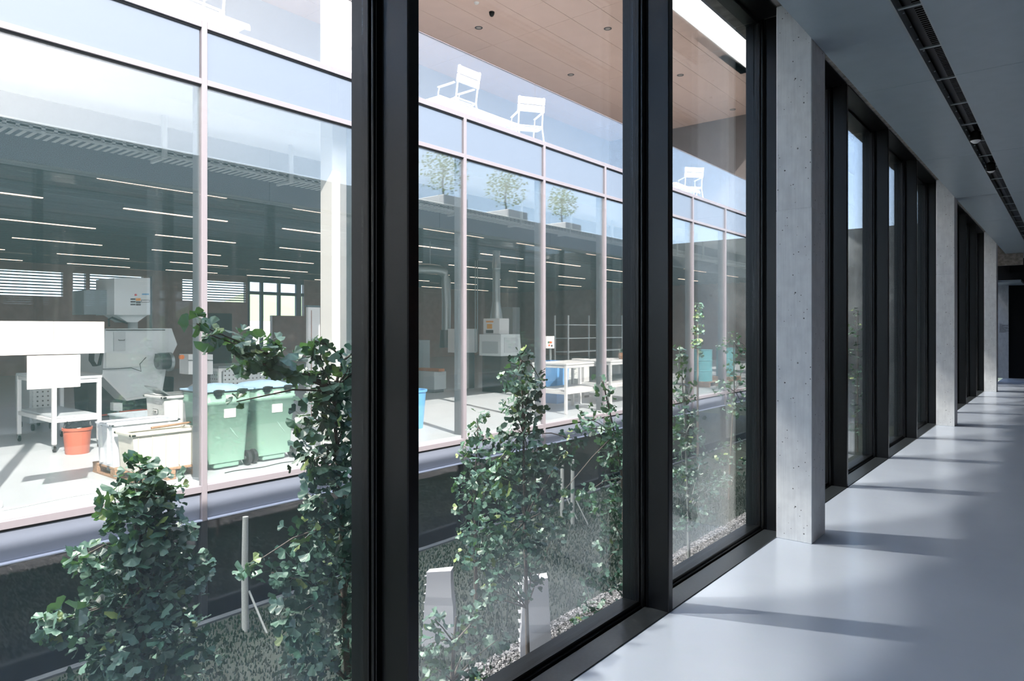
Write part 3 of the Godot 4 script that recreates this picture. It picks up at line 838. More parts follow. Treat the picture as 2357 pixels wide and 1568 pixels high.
# ------------------------------------------------------------------ things in the workshop
func face(points: Array, across: float, depth: float) -> ArrayMesh:      # an outline parallel to the curtain wall, given real depth behind
	var poly := PackedVector2Array()
	for p in points:
		var q := at(p[0], p[1], across)
		poly.append(Vector2(-q.z, q.y))
	return Shape.new().prism(poly, depth, Transform3D(Basis(Vector3(0, 0, -1), Vector3(0, 1, 0), Vector3(-1, 0, 0)), Vector3(-across, 0, 0))).mesh()
func rect(x0: float, y0: float, x1: float, y1: float) -> Array: return [[x0, y0], [x1, y0], [x1, y1], [x0, y1]]

func bench(called: String, label: String, x0: float, x1: float, z0: float, z1: float, h: float, shelf: float, casters: bool, top: Material) -> Node3D:
	var t := thing(called, label, "workbench", Vector3(-x0, 0, z0))
	var L := Vector3(-(x1 - x0), 0, z1 - z0)
	var lift := 0.10 if casters else 0.0
	part(t, "tabletop", cb(Vector3(L.x - 0.03, h - 0.035, L.z - 0.03), Vector3(0.03, h, 0.03), 0.004), top)
	part(t, "shelf", cb(Vector3(L.x + 0.02, shelf - 0.03, L.z + 0.02), Vector3(-0.02, shelf, -0.02), 0.004), top)
	for cx in [0.0, 1.0]:
		for cz in [0.0, 1.0]:
			var p := Vector3(L.x * cx, 0, L.z * cz)
			part(t, "leg", cb(p + Vector3(-0.025, lift, -0.025), p + Vector3(0.025, h - 0.035, 0.025), 0.004), M.white_paint)
			if casters:
				var c := part(t, "caster", Shape.new().lathe([Vector2(0, -0.014), Vector2(0.038, -0.014), Vector2(0.042, -0.006), Vector2(0.042, 0.006), Vector2(0.038, 0.014), Vector2(0, 0.014)], 14, Transform3D(Basis(Vector3(1, 0, 0), PI / 2), p + Vector3(0.01, 0.042, 0))).mesh(), M.black_dull)
				part(c, "fork", cb(p + Vector3(-0.02, 0.04, -0.022), p + Vector3(0.02, 0.10, 0.022), 0.004), M.steel)
	for y in [h - 0.09, shelf - 0.08]:
		part(t, "rail", cb(Vector3(-0.02, y, L.z), Vector3(0.02, y + 0.05, 0), 0.003), M.white_paint)
		part(t, "rail", cb(Vector3(L.x, y, -0.02), Vector3(0, y + 0.05, 0.02), 0.003), M.white_paint)
	return t

func tub(t: Node3D, called: String, m: Material, w: float, d: float, h: float, taper: float, wall := 0.02, rim := 0.02):      # an open tapered box: outside, inside and a rolled rim
	var s := Shape.new()
	var o0 := [Vector3(-w * taper, 0, -d * taper), Vector3(w * taper, 0, -d * taper), Vector3(w * taper, 0, d * taper), Vector3(-w * taper, 0, d * taper)]
	var o1 := [Vector3(-w, h, -d), Vector3(w, h, -d), Vector3(w, h, d), Vector3(-w, h, d)]
	for i in 4:
		var j := (i + 1) % 4
		s.quad(o0[i], o1[i], o1[j], o0[j])
		var k0: Vector3 = o0[i] * Vector3(0.93, 1, 0.93) + Vector3(0, wall, 0)
		var k1: Vector3 = o0[j] * Vector3(0.93, 1, 0.93) + Vector3(0, wall, 0)
		s.quad(k1, o1[j] * Vector3(0.94, 1, 0.94), o1[i] * Vector3(0.94, 1, 0.94), k0)
	s.quad(o0[0], o0[1], o0[2], o0[3])
	s.quad(o0[3] + Vector3(0, wall, 0), o0[2] + Vector3(0, wall, 0), o0[1] + Vector3(0, wall, 0), o0[0] + Vector3(0, wall, 0))
	part(t, called, s.mesh(), m)
	var r := Shape.new()
	for sx in [-1, 1]: r.cbox(Vector3(sx * w - rim, h - rim, -d - rim), Vector3(sx * w + rim, h + 0.004, d + rim), rim * 0.4)
	for sz in [-1, 1]: r.cbox(Vector3(-w - rim, h - rim, sz * d - rim), Vector3(w + rim, h + 0.004, sz * d + rim), rim * 0.4)
	part(t, "rim", r.mesh(), m)

func wheelie_bin(pos: Vector3, label: String):
	var t := thing("wheeled_bin", label, "bin", pos, "green bins behind the glass")
	var green := mat(Color(0.53, 0.68, 0.62), 0.45)
	var lidm := mat(Color(0.60, 0.73, 0.84), 0.4)
	var s := Shape.new()      # hinge side faces the glass (+x); slightly tapered, rounded corners
	var rings := []
	for k in [[0.08, 0.215, 0.24, 0.03], [0.74, 0.262, 0.28, 0.05], [0.745, 0.272, 0.29, 0.05], [0.79, 0.274, 0.292, 0.05], [0.795, 0.266, 0.283, 0.05], [0.875, 0.270, 0.287, 0.05]]:
		var ring := []
		var c: float = k[3]
		for q in [[1, 1], [-1, 1], [-1, -1], [1, -1]]:
			var mid := Vector3(q[0] * (k[2] - c), k[0], q[1] * (k[1] - c))
			var a0 := atan2(q[1], q[0]) - PI / 4
			for i in 4: ring.append(mid + Vector3(cos(a0 + PI / 6 * i), 0, sin(a0 + PI / 6 * i)) * c)
		rings.append(ring)
	s.smooth(true)
	for k in rings.size() - 1:
		for i in 16:
			var j := (i + 1) % 16
			s.quad(rings[k][i], rings[k][j], rings[k + 1][j], rings[k + 1][i])
	s.smooth(false)
	for i in range(1, 15): s.tri(rings[0][0], rings[0][i + 1], rings[0][i])
	part(t, "body", s.mesh(), green)
	part(t, "foot", cb(Vector3(0.10, 0.02, -0.15), Vector3(0.225, 0.10, 0.15), 0.01), green)
	part(t, "lid_edge", cb(Vector3(-0.29, 0.872, -0.275), Vector3(0.29, 0.895, 0.275), 0.008), mat(Color(0.12, 0.16, 0.16), 0.5))
	var l := Shape.new()
	var grid := []
	for i in 7:
		var row := []
		for j in 7:
			var u := i / 3.0 - 1.0
			var v := j / 3.0 - 1.0
			row.append(Vector3(u * 0.305, 0.905 + 0.055 * (1 - pow(absf(u), 3)) * (1 - pow(absf(v), 3)) + 0.008 * sin(i * 2.1 + j * 1.3), v * 0.29))
		grid.append(row)
	l.smooth(true)
	for i in 6:
		for j in 6: l.quad(grid[i][j], grid[i][j + 1], grid[i + 1][j + 1], grid[i + 1][j])
	l.smooth(false)
	l.cbox(Vector3(-0.305, 0.892, -0.29), Vector3(0.305, 0.912, 0.29), 0.008)
	part(t, "lid", l.mesh(), lidm)
	for z in [-0.14, 0.14]:
		var h := part(t, "hinge", cb(Vector3(0.27, 0.845, z - 0.035), Vector3(0.325, 0.915, z + 0.035), 0.006), M.black_dull)
		part(h, "hinge_pin", Shape.new().tube([Vector3(0.318, 0.90, z - 0.06), Vector3(0.318, 0.90, z + 0.06)], 0.012, 0.012, 8).mesh(), M.black_dull)
		var w := part(t, "wheel", Shape.new().lathe([Vector2(0.0, -0.024), Vector2(0.05, -0.024), Vector2(0.08, -0.022), Vector2(0.088, -0.012), Vector2(0.088, 0.012), Vector2(0.08, 0.022), Vector2(0.05, 0.024), Vector2(0, 0.024)], 24, Transform3D(Basis(Vector3(1, 0, 0), PI / 2), Vector3(0.20, 0.09, signf(z) * 0.262))).mesh(), M.sill)
		part(w, "hub", Shape.new().lathe([Vector2(0, -0.028), Vector2(0.022, -0.028), Vector2(0.022, 0.028), Vector2(0, 0.028)], 12, Transform3D(Basis(Vector3(1, 0, 0), PI / 2), Vector3(0.20, 0.09, signf(z) * 0.262))).mesh(), M.steel)
	part(t, "sticker", cb(Vector3(0.286, 0.81, -0.045), Vector3(0.292, 0.85, 0.045), 0.001), M.paper)
	part(t, "paper_label", cb(Vector3(0.272, 0.59, -0.08), Vector3(0.279, 0.69, 0.06), 0.001), M.paper)
	for k in 2: part(t, "scratch", Shape.new().box(Vector3(0, -0.06, -0.003), Vector3(0.002, 0.06, 0.003), Transform3D(Basis(Vector3(1, 0, 0), 0.7), Vector3(0.262, 0.46 - 0.07 * k, -0.03 - 0.05 * k))).mesh(), mat(Color(0.6, 0.75, 0.7), 0.6))

func posters():
	var rects := [[0, 739, 122.6, 819.5], [123.6, 740, 240, 816], [62, 819.5, 185, 895]]
	var names := ["blank white sheet taped to the workshop glass, cut by the picture edge", "blank white sheet on the glass in front of the grey moulding machine", "lowest of the three white sheets on the workshop glass"]
	for k in 3:
		var r: Array = rects[k]
		var a := at(r[0], r[1], 7.137)
		var b := at(r[2], (r[1] + r[3]) / 2, 7.137)
		var h := 0.297
		var z0 := a.z if k > 0 else b.z + 0.42
		single("paper_sheet", bx(Vector3(-7.1375, a.y - h, b.z), Vector3(-7.1365, a.y, z0)), M.paper, names[k], "paper", "paper sheets on the glass")

func workshop():
	posters()
	bench("trolley_bench", "white wheeled workbench with a lower shelf beside the orange waste bin", 10.22, 11.62, -3.17, -3.70, 0.97, 0.46, true, M.workshop_floor)
	# waste bin
	var t := thing("waste_bin", "orange-red plastic waste bin with a black liner bag", "bin", Vector3(-9.93, 0, -3.34))
	part(t, "body", Shape.new().lathe([Vector2(0, 0), Vector2(0.13, 0), Vector2(0.135, 0.01), Vector2(0.158, 0.30), Vector2(0.170, 0.302), Vector2(0.172, 0.335), Vector2(0.160, 0.337), Vector2(0.15, 0.30), Vector2(0.13, 0.02), Vector2(0, 0.02)], 28).mesh(), mat(Color(0.72, 0.40, 0.31), 0.45))
	var bag := Shape.new()
	bag.smooth(true)
	for i in 24:
		var f := func(k: int, lift: float, r: float) -> Vector3: return Vector3(cos(TAU * k / 24) * r, lift + 0.018 * sin(k * 2.7) + 0.012 * sin(k * 5.1), sin(TAU * k / 24) * r)
		bag.quad(f.call(i, 0.33, 0.156), f.call(i + 1, 0.33, 0.156), f.call(i + 1, 0.385, 0.145), f.call(i, 0.385, 0.145))
		bag.quad(f.call(i, 0.385, 0.145), f.call(i + 1, 0.385, 0.145), f.call(i + 1, 0.30, 0.11), f.call(i, 0.30, 0.11))
	part(t, "liner_bag", bag.mesh(), mat(Color(0.07, 0.08, 0.09), 0.25))
	moulding_machine()
	# stacked things on a pallet by the glass
	t = thing("wooden_pallet", "wooden pallet behind the glass carrying two pale tubs", "pallet", Vector3(-7.95, 0, -3.38))
	var wood := grained(Color(0.66, 0.52, 0.40), 0.2, 0.04, 2.0, 0.8, 41)
	for k in 5: part(t, "plank", cb(Vector3(-0.55 + k * 0.23, 0.095, -0.37), Vector3(-0.41 + k * 0.23, 0.115, 0.37), 0.003), wood)
	for z in [-0.32, 0.0, 0.32]:
		part(t, "bottom_board", cb(Vector3(-0.55, 0.0, z - 0.05), Vector3(0.55, 0.02, z + 0.05), 0.003), wood)
		for x in [-0.48, 0.0, 0.48]: part(t, "block", cb(Vector3(x - 0.06, 0.02, z - 0.05), Vector3(x + 0.06, 0.095, z + 0.05), 0.003), wood)
	t = thing("storage_crate", "white ribbed plastic crate on the pallet behind the beige tub", "crate", Vector3(-8.14, 0.116, -3.35))
	tub(t, "body", mat(Color(0.84, 0.86, 0.89), 0.4), 0.20, 0.35, 0.46, 0.95)
	for z in [-0.25, 0.0, 0.25]: part(t, "rib", cb(Vector3(0.19, 0.03, z - 0.01), Vector3(0.215, 0.43, z + 0.01), 0.003), M.white_paint)
	for x in [-0.08, 0.1]: part(t, "rib", cb(Vector3(x - 0.01, 0.03, 0.335), Vector3(x + 0.01, 0.43, 0.362), 0.003), M.white_paint)
	t = thing("plastic_tub", "beige ribbed plastic tub under a wooden stick, nearest the glass", "tub", Vector3(-7.66, 0.116, -3.36))
	tub(t, "body", mat(Color(0.84, 0.835, 0.80), 0.5), 0.19, 0.34, 0.40, 0.92, 0.02, 0.028)
	for k in 5: part(t, "rib", cb(Vector3(0.18, 0.02, -0.28 + k * 0.14), Vector3(0.197, 0.38, -0.27 + k * 0.14), 0.002), mat(Color(0.76, 0.755, 0.72), 0.5))
	var stick := single("wooden_stick", Shape.new().tube([Vector3(-7.70, 0.53, -3.30), Vector3(-7.72, 0.545, -3.74)], 0.014, 0.011, 8).mesh(), wood, "pale wooden stick lying across the rim of the beige tub", "stick")
	t = thing("resin_tub", "tall grey-white tapered tub with a framed name plate, a sheet across its top", "tub", Vector3(-8.95, 0, -4.13))
	tub(t, "body", mat(Color(0.78, 0.79, 0.79), 0.5), 0.25, 0.25, 0.76, 0.85, 0.03, 0.03)
	for z in [-0.12, 0.12]: part(t, "rib", Shape.new().cbox(Vector3(0.20, 0.05, z - 0.05), Vector3(0.245, 0.72, z + 0.05), 0.012, Transform3D(Basis(Vector3(0, 0, 1), -0.045), Vector3.ZERO)).mesh(), M.white_paint)
	var plate := part(t, "name_plate", cb(Vector3(-0.07, 0.53, 0.235), Vector3(0.07, 0.59, 0.246), 0.003), M.sill)
	part(plate, "plate_face", cb(Vector3(-0.06, 0.537, 0.245), Vector3(0.06, 0.583, 0.249), 0.001), M.paper)
	var lt := TextMesh.new()
	lt.text = "CEMO"
	lt.font = SystemFont.new()
	lt.font_size = 16
	lt.pixel_size = 0.0024
	lt.depth = 0.002
	part(plate, "lettering", lt, M.black_dull, Vector3(0, 0.56, 0.25))
	t = thing("bent_sheet", "grey bent metal tray lying across the tall tub", "tray", Vector3(-8.95, 0.765, -4.13))
	part(t, "sheet", Shape.new().prism(PackedVector2Array([Vector2(-0.30, 0.10), Vector2(-0.16, 0.0), Vector2(0.20, 0.0), Vector2(0.34, 0.10), Vector2(0.34, 0.115), Vector2(0.19, 0.015), Vector2(-0.15, 0.015), Vector2(-0.30, 0.115)]), 0.36, Transform3D(Basis(Vector3(0, 1, 0), PI / 2), Vector3(-0.18, 0, 0))).mesh(), M.steel)
	wheelie_bin(Vector3(-7.72, 0, -4.045), "green wheeled bin with a pale blue lid, next to the aluminium mullion")
	wheelie_bin(Vector3(-7.75, 0, -4.665), "green wheeled bin with a pale blue lid, half hidden by ginkgo leaves")
	t = thing("low_chest", "low pale grey open chest on the floor behind the pallet", "chest", Vector3(-10.0, 0, -4.25))
	tub(t, "body", mat(Color(0.62, 0.66, 0.69), 0.5), 0.55, 0.30, 0.40, 0.98)
	cabinet("tool_cabinet", "grey cabinet with perforated side under the moulding bench, far left", at(68, 890, 12.6), at(130, 890, 12.6), 0.12, 0.86, 0.7)
	var b2 := bench("tool_bench", "grey workbench with a perforated side panel behind the green bins", 11.0, 11.8, z_at(505, 11.0), z_at(592, 11.0), 0.98, 0.2, false, mat(Color(0.40, 0.42, 0.44), 0.5))
	part(b2, "perforated_panel", cb(Vector3(-0.4, 0.24, -0.85), Vector3(0.03, 0.92, -0.05), 0.004), peg())
	# white board standing on edge
	t = thing("standing_board", "tall white board with a brown edge stripe standing behind the big ginkgo", "board", Vector3(-9.6, 0, z_at(719, 9.6)))
	part(t, "board", cb(Vector3(-0.03, 0, -0.13), Vector3(0.03, 1.95, 0.10), 0.004), M.white_paint)
	part(t, "stripe", cb(Vector3(0.03, 0.02, 0.035), Vector3(0.036, 1.9, 0.045), 0.001), mat(Color(0.55, 0.33, 0.25), 0.6))
	part(t, "top_cap", cb(Vector3(-0.035, 1.95, -0.15), Vector3(0.035, 1.98, 0.12), 0.003), M.baffle)
	# middle bay
	t = thing("blue_bin", "light blue round bin at the edge of the first black mullion", "bin", Vector3(-8.3, 0, z_at(945, 8.3)))
	part(t, "body", Shape.new().lathe([Vector2(0, 0), Vector2(0.20, 0), Vector2(0.25, 0.58), Vector2(0.27, 0.59), Vector2(0.27, 0.62), Vector2(0.24, 0.62), Vector2(0.19, 0.03), Vector2(0, 0.03)], 28).mesh(), mat(Color(0.40, 0.66, 0.86), 0.45))
	t = thing("grey_cabinet", "low grey cabinet carrying an orange-brown plank", "cabinet", Vector3(-12.3, 0, -12.05))
	part(t, "body", cb(Vector3(-0.75, 0.08, -0.42), Vector3(0.0, 0.53, 0.0), 0.01), mat(Color(0.66, 0.70, 0.72), 0.5))
	part(t, "plinth", cb(Vector3(-0.70, 0.0, -0.38), Vector3(-0.05, 0.08, -0.04), 0.005), M.sill)
	part(t, "plank", cb(Vector3(-0.78, 0.531, -0.30), Vector3(0.06, 0.60, -0.10), 0.005), mat(Color(0.66, 0.42, 0.27), 0.6))
	t = thing("switch_cabinet", "narrow grey machine cabinet with a dark display behind the low cabinet", "cabinet", Vector3(-14.2, 0, z_at(990, 14.2)))
	part(t, "body", cb(Vector3(-0.6, 0, 0.0), Vector3(0.0, 1.28, 0.42), 0.01), mat(Color(0.62, 0.66, 0.69), 0.5))
	part(t, "display", cb(Vector3(-0.2, 1.0, 0.42), Vector3(-0.05, 1.2, 0.43), 0.004), M.black_dull)
	duct_arm()
	lathe_machine()
	right_benches()
	# drums near the end
	drum(Vector3(-8.05, 0.145, -18.3), "teal steel drum on a pallet seen through the narrow window")
	drum(Vector3(-8.3, 0.145, -20.6), "second teal drum, mostly hidden by leaves")
	for p in [Vector3(-8.05, 0, -18.3), Vector3(-8.3, 0, -20.6)]:
		t = thing("drum_pallet", "small wooden pallet under the %s teal drum" % ("nearer" if p.z > -19 else "further"), "pallet", p, "pallets under the drums")
		for k in 4: part(t, "plank", cb(Vector3(-0.36 + k * 0.19, 0.12, -0.36), Vector3(-0.22 + k * 0.19, 0.144, 0.36), 0.003), wood)
		for z in [-0.3, 0.3]: part(t, "bearer", cb(Vector3(-0.36, 0, z - 0.05), Vector3(0.36, 0.12, z + 0.05), 0.003), wood)
	tray()
	# cables on the floor by the glass
	var pts := []
	for k in 16: pts.append(Vector3(-7.33 - 0.05 * sin(k * 0.9), 0.008, -1.0 - k * 0.17))
	single("white_cable", Shape.new().tube(pts, 0.006, 0.006, 6).mesh(), M.white_paint, "white cable lying along the foot of the workshop glass", "cable")
	pts = []
	for k in 14: pts.append(Vector3(-7.27 - 0.03 * sin(k * 1.3), 0.006, -3.9 - k * 0.12))
	single("grey_cable", Shape.new().tube(pts, 0.005, 0.005, 6).mesh(), M.sill, "dark thin cable on the floor before the green bins", "cable")
	t = thing("socket_strip", "white socket strip at the lower left on the workshop floor", "socket", Vector3(-7.45, 0, -1.78))
	part(t, "body", cb(Vector3(-0.04, 0, -0.12), Vector3(0.04, 0.06, 0.12), 0.008), M.white_paint)
	part(t, "outlet", Shape.new().lathe([Vector2(0, 0.062), Vector2(0.02, 0.062)], 12).mesh(), M.sill)

func peg() -> StandardMaterial3D:
	var im := Image.create(64, 64, false, Image.FORMAT_RGB8)
	im.fill(Color(0.74, 0.76, 0.77))
	im.fill_rect(Rect2i(22, 22, 20, 20), Color(0.18, 0.2, 0.21))
	var m := mat(Color.WHITE, 0.5)
	m.albedo_texture = ImageTexture.create_from_image(im)
	m.uv1_triplanar = true
	m.uv1_world_triplanar = true
	m.uv1_scale = Vector3.ONE * 14.0
	return m
func cabinet(called: String, label: String, a: Vector3, b: Vector3, y0: float, y1: float, depth: float):
	var t := thing(called, label, "cabinet", Vector3(a.x, 0, a.z))
	var L := b.z - a.z
	part(t, "body", cb(Vector3(-depth, y0, L), Vector3(0, y1, 0), 0.006), mat(Color(0.66, 0.69, 0.71), 0.5))
	part(t, "perforated_side", cb(Vector3(0, y0 + 0.05, L + 0.04), Vector3(0.01, y1 - 0.04, -0.04), 0.003), peg())
	for x in [-depth + 0.06, -0.06]:
		for z in [L + 0.06, -0.06]: part(t, "caster", Shape.new().lathe([Vector2(0, -0.014), Vector2(0.05, -0.014), Vector2(0.05, 0.014), Vector2(0, 0.014)], 12, Transform3D(Basis(Vector3(1, 0, 0), PI / 2), Vector3(x, 0.05, z))).mesh(), M.black_dull)

func moulding_machine():
	var X := 12.0
	var grey := mat(Color(0.82, 0.85, 0.865), 0.45)
	var t := thing("moulding_machine", "large pale grey moulding machine with a hopper and slanted housing behind the white bench", "machine")
	part(t, "housing", face([[242, 757], [395, 756], [408, 793], [383, 845], [373, 906], [293.5, 917], [236, 861]], X, 1.1), grey)
	part(t, "housing_edge", face([[236, 861], [293.5, 917], [373, 906], [373, 911], [292, 923], [233, 864]], X - 0.03, 1.1), M.white_paint)
	var door := part(t, "door_panel", face(rect(262, 764, 289, 808), X - 0.02, 0.02), mat(Color(0.74, 0.77, 0.785), 0.4))
	part(door, "handle", Shape.new().tube([at(273, 782, X - 0.025), at(274, 783.5, X - 0.05), at(286, 783.5, X - 0.05), at(287, 782, X - 0.025)], 0.006, 0.006, 6).mesh(), M.sill)
	part(t, "seam", face(rect(244, 759, 380, 761), X - 0.012, 0.02), M.sill)
	part(t, "lower_panel", face([[264, 812], [340, 818], [340, 845], [244, 847], [244, 812]], X - 0.012, 0.02), mat(Color(0.83, 0.86, 0.855), 0.4))
	part(t, "hopper_box", face(rect(263, 640, 345.5, 725), X, 0.75), grey)
	part(t, "side_box", face(rect(193, 668, 261, 724), X + 0.3, 0.5), mat(Color(0.48, 0.53, 0.56), 0.5))
	part(t, "funnel", face([[267, 725], [340, 725], [316, 742], [293, 742]], X + 0.1, 0.5), grey)
	part(t, "neck", Shape.new().lathe([Vector2(0.075, 0.0), Vector2(0.075, 0.14), Vector2(0.1, 0.16)], 20, Transform3D(Basis.IDENTITY, at(306, 757, X + 0.35))).mesh(), grey)
	part(t, "conduit", face(rect(346, 636, 350, 757), X + 0.1, 0.04), M.sill)
	part(t, "emergency_button", Shape.new().lathe([Vector2(0, 0.02), Vector2(0.016, 0.018), Vector2(0.018, 0.0)], 14, Transform3D(Basis(Vector3(0, 0, 1), -PI / 2), at(312, 679, X - 0.001))).mesh(), mat(Color(0.75, 0.12, 0.1), 0.4))
	part(t, "blue_label", face(rect(327, 676, 343, 679), X - 0.004, 0.004), mat(Color(0.35, 0.6, 0.78), 0.5))
	part(t, "warning_label", face(rect(313, 686.5, 324, 692.5), X - 0.004, 0.004), mat(Color(0.85, 0.55, 0.15), 0.5))
	for k in 3:
		part(t, "text_label", face(rect(300.5, 687 + k * 6.2, 312, 690.5 + k * 6.2), X - 0.004, 0.004), M.sill)
	for k in 2:
		part(t, "text_label", face(rect(313, 694 + k * 5.5, 324, 698 + k * 5.5), X - 0.004, 0.004), M.sill)
	var fr := Shape.new()
	part(t, "plate_label", face(rect(325, 690.5, 344.5, 696.5), X - 0.004, 0.004), M.sill)
	part(t, "plate_inner", face(rect(326, 691.7, 343.5, 695.3), X - 0.007, 0.004), M.white_paint)
	part(t, "cable", Shape.new().tube([at(237, 850, X - 0.04), at(270, 849, X - 0.04), at(302, 847, X - 0.04), at(325, 855, X - 0.05), at(322, 838, X - 0.05), at(336, 823, X - 0.03)], 0.007, 0.007, 6).mesh(), M.sill)
	for k in 5:
		var d := k * 2.2
		part(t, "hose", Shape.new().tube([at(207 + d, 812, X - 0.1), at(206 + d, 830, X - 0.1), at(214 + d, 842, X - 0.1), at(226 + d * 0.5, 840, X - 0.1), at(233 + d * 0.3, 812, X - 0.1)], 0.014, 0.014, 6).mesh(), M.black_dull)
	part(t, "upper_hose", Shape.new().tube([at(251, 752, X), at(250, 735, X), at(258, 731, X), at(275, 738, X), at(292, 744, X + 0.2)], 0.016, 0.016, 8).mesh(), M.black_dull)
	part(t, "base_frame", face([[200, 868], [400, 868], [398, 960], [205, 960]], X + 0.45, 0.6), M.black_dull)
	part(t, "drive_motor", Shape.new().lathe([Vector2(0, 0), Vector2(0.13, 0), Vector2(0.14, 0.03), Vector2(0.14, 0.2), Vector2(0.10, 0.24), Vector2(0, 0.24)], 20, Transform3D(Basis(Vector3(1, 0, 0), -PI / 2) , at(362, 832, X - 0.15))).mesh(), M.sill)
	part(t, "motor_flange", Shape.new().lathe([Vector2(0, 0), Vector2(0.16, 0), Vector2(0.16, 0.05), Vector2(0.09, 0.09), Vector2(0, 0.09)], 20, Transform3D(Basis(Vector3(1, 0, 0), -PI / 2), at(386, 833, X - 0.15))).mesh(), M.steel)
	part(t, "motor_box", face(rect(366, 815, 388, 826), X - 0.2, 0.15), M.black_dull)
	# separate controller on a post
	var c := thing("control_box", "light grey control box on a post, cut by the aluminium mullion", "box", Vector3.ZERO)
	part(c, "box", face(rect(434, 816, 490, 862), 10.6, 0.3), M.white_paint)
	part(c, "lid_line", face(rect(434, 829, 490, 830.5), 10.59, 0.02), M.sill)
	part(c, "post", Shape.new().tube([Vector3(-10.75, 0, at(462, 860, 10.75).z), at(462, 862, 10.75)], 0.035, 0.035, 10).mesh(), M.steel)
	part(c, "orange_knob", Shape.new().lathe([Vector2(0, 0), Vector2(0.035, 0), Vector2(0.035, 0.05), Vector2(0, 0.05)], 12, Transform3D(Basis(Vector3(0, 0, 1), -PI / 2), at(416, 822, 10.6))).mesh(), mat(Color(0.85, 0.45, 0.12), 0.4))
	var d2 := thing("junction_box", "small white junction box low behind the orange bin", "box", Vector3.ZERO)
	part(d2, "box", face(rect(261, 928, 282, 946), 11.2, 0.12), M.white_paint)
	part(d2, "post", Shape.new().tube([Vector3(-11.26, 0, at(271, 940, 11.26).z), at(271, 944, 11.26)], 0.02, 0.02, 8).mesh(), M.steel)
	single("red_hose", Shape.new().tube([at(230, 957, 11.4), at(255, 953, 11.4), at(285, 947, 11.4), at(330, 943, 11.4), at(358, 946, 11.3), at(362, 958, 11.2)], 0.012, 0.012, 6).mesh(), mat(Color(0.75, 0.3, 0.2), 0.5), "orange-red hose hanging behind the low chest", "hose")

func duct_arm():
	var t := thing("extraction_duct", "grey round extraction duct bending down, beside the first black mullion", "duct")
	var X := 13.0
	var p := [at(930, 617, X), at(990, 619, X), at(1010, 621, X), at(1022, 628, X), at(1027, 645, X), at(1028, 700, X), at(1027, 762, X)]
	part(t, "pipe", Shape.new().tube(p, 0.13, 0.12, 14).mesh(), M.steel)
	part(t, "outlet", Shape.new().tube([at(1027, 760, X), at(1027, 800, X)], 0.16, 0.18, 14).mesh(), M.sill)
	part(t, "hanger", Shape.new().tube([at(990, 619, X), at(990, 619, X) + Vector3(0, 1.2, 0)], 0.012, 0.012, 6).mesh(), M.steel)

func lathe_machine():
	var t := thing("cnc_machine", "pale grey machine with an extraction hood and tall duct behind the slender ginkgo", "machine", Vector3(-11.0, 0, -13.07))
	var grey := mat(Color(0.82, 0.85, 0.865), 0.45)
	part(t, "housing", Shape.new().prism(PackedVector2Array([Vector2(0, 0.92), Vector2(-0.82, 0.92), Vector2(-0.76, 1.46), Vector2(0, 1.46)]), 0.72, Transform3D(Basis(Vector3(0, 0, 1), Vector3(0, 1, 0), Vector3(-1, 0, 0)), Vector3.ZERO)).mesh(), grey)
	part(t, "side_panel", cb(Vector3(-0.62, 0.98, 0.0), Vector3(-0.08, 1.28, 0.012), 0.004), mat(Color(0.66, 0.70, 0.72), 0.4))
	part(t, "front_panel", cb(Vector3(0.0, 1.0, -0.66), Vector3(0.012, 1.38, -0.12), 0.004), mat(Color(0.74, 0.77, 0.785), 0.4))
	part(t, "base", cb(Vector3(-0.68, 0.0, -0.75), Vector3(-0.05, 0.92, -0.06), 0.01), M.black_dull)
	var hood := part(t, "filter_unit", cb(Vector3(-0.62, 1.46, -0.42), Vector3(-0.08, 1.86, -0.04), 0.008), M.white_paint)
	part(hood, "orange_label", cb(Vector3(-0.52, 1.76, -0.04), Vector3(-0.28, 1.80, -0.034), 0.001), mat(Color(0.88, 0.58, 0.15), 0.5))
	part(hood, "orange_label", cb(Vector3(-0.49, 1.60, -0.04), Vector3(-0.32, 1.72, -0.034), 0.001), mat(Color(0.88, 0.62, 0.2), 0.5))
	part(hood, "vent", cb(Vector3(-0.52, 1.49, -0.04), Vector3(-0.28, 1.57, -0.03), 0.002), M.sill)
	var dp := Vector3(-0.36, 1.86, -0.25)
	part(t, "duct_cone", Shape.new().lathe([Vector2(0.16, 0), Vector2(0.15, 0.1), Vector2(0.10, 0.42)], 20, Transform3D(Basis.IDENTITY, dp)).mesh(), M.steel)
	part(t, "duct", Shape.new().lathe([Vector2(0.10, 0.42), Vector2(0.095, 1.25), Vector2(0.11, 1.27), Vector2(0.11, 1.42), Vector2(0.095, 1.45), Vector2(0.095, 1.72)], 20, Transform3D(Basis.IDENTITY, dp)).mesh(), M.steel)
	var c := thing("electrical_cabinet", "narrow pale wall cabinet with thin vertical pipes beside the grey machine", "cabinet", Vector3.ZERO)
	part(c, "box", face(rect(1050, 757, 1097, 812), 12.4, 0.3), M.white_paint)
	part(c, "post", face(rect(1060, 812, 1092, 895), 12.55, 0.1), M.sill)
	for px in [1094, 1099]: part(c, "pipe", Shape.new().tube([at(px, 600, 12.3), at(px, 810, 12.3)], 0.014, 0.014, 8).mesh(), M.steel)
	single("tall_locker", cb(Vector3(-17.6, 0.0, z_at(1197, 17.0)), Vector3(-17.0, 2.45, z_at(1180, 17.0)), 0.01), mat(Color(0.55, 0.57, 0.58), 0.5), "tall grey locker standing in the dark rear of the workshop", "locker")

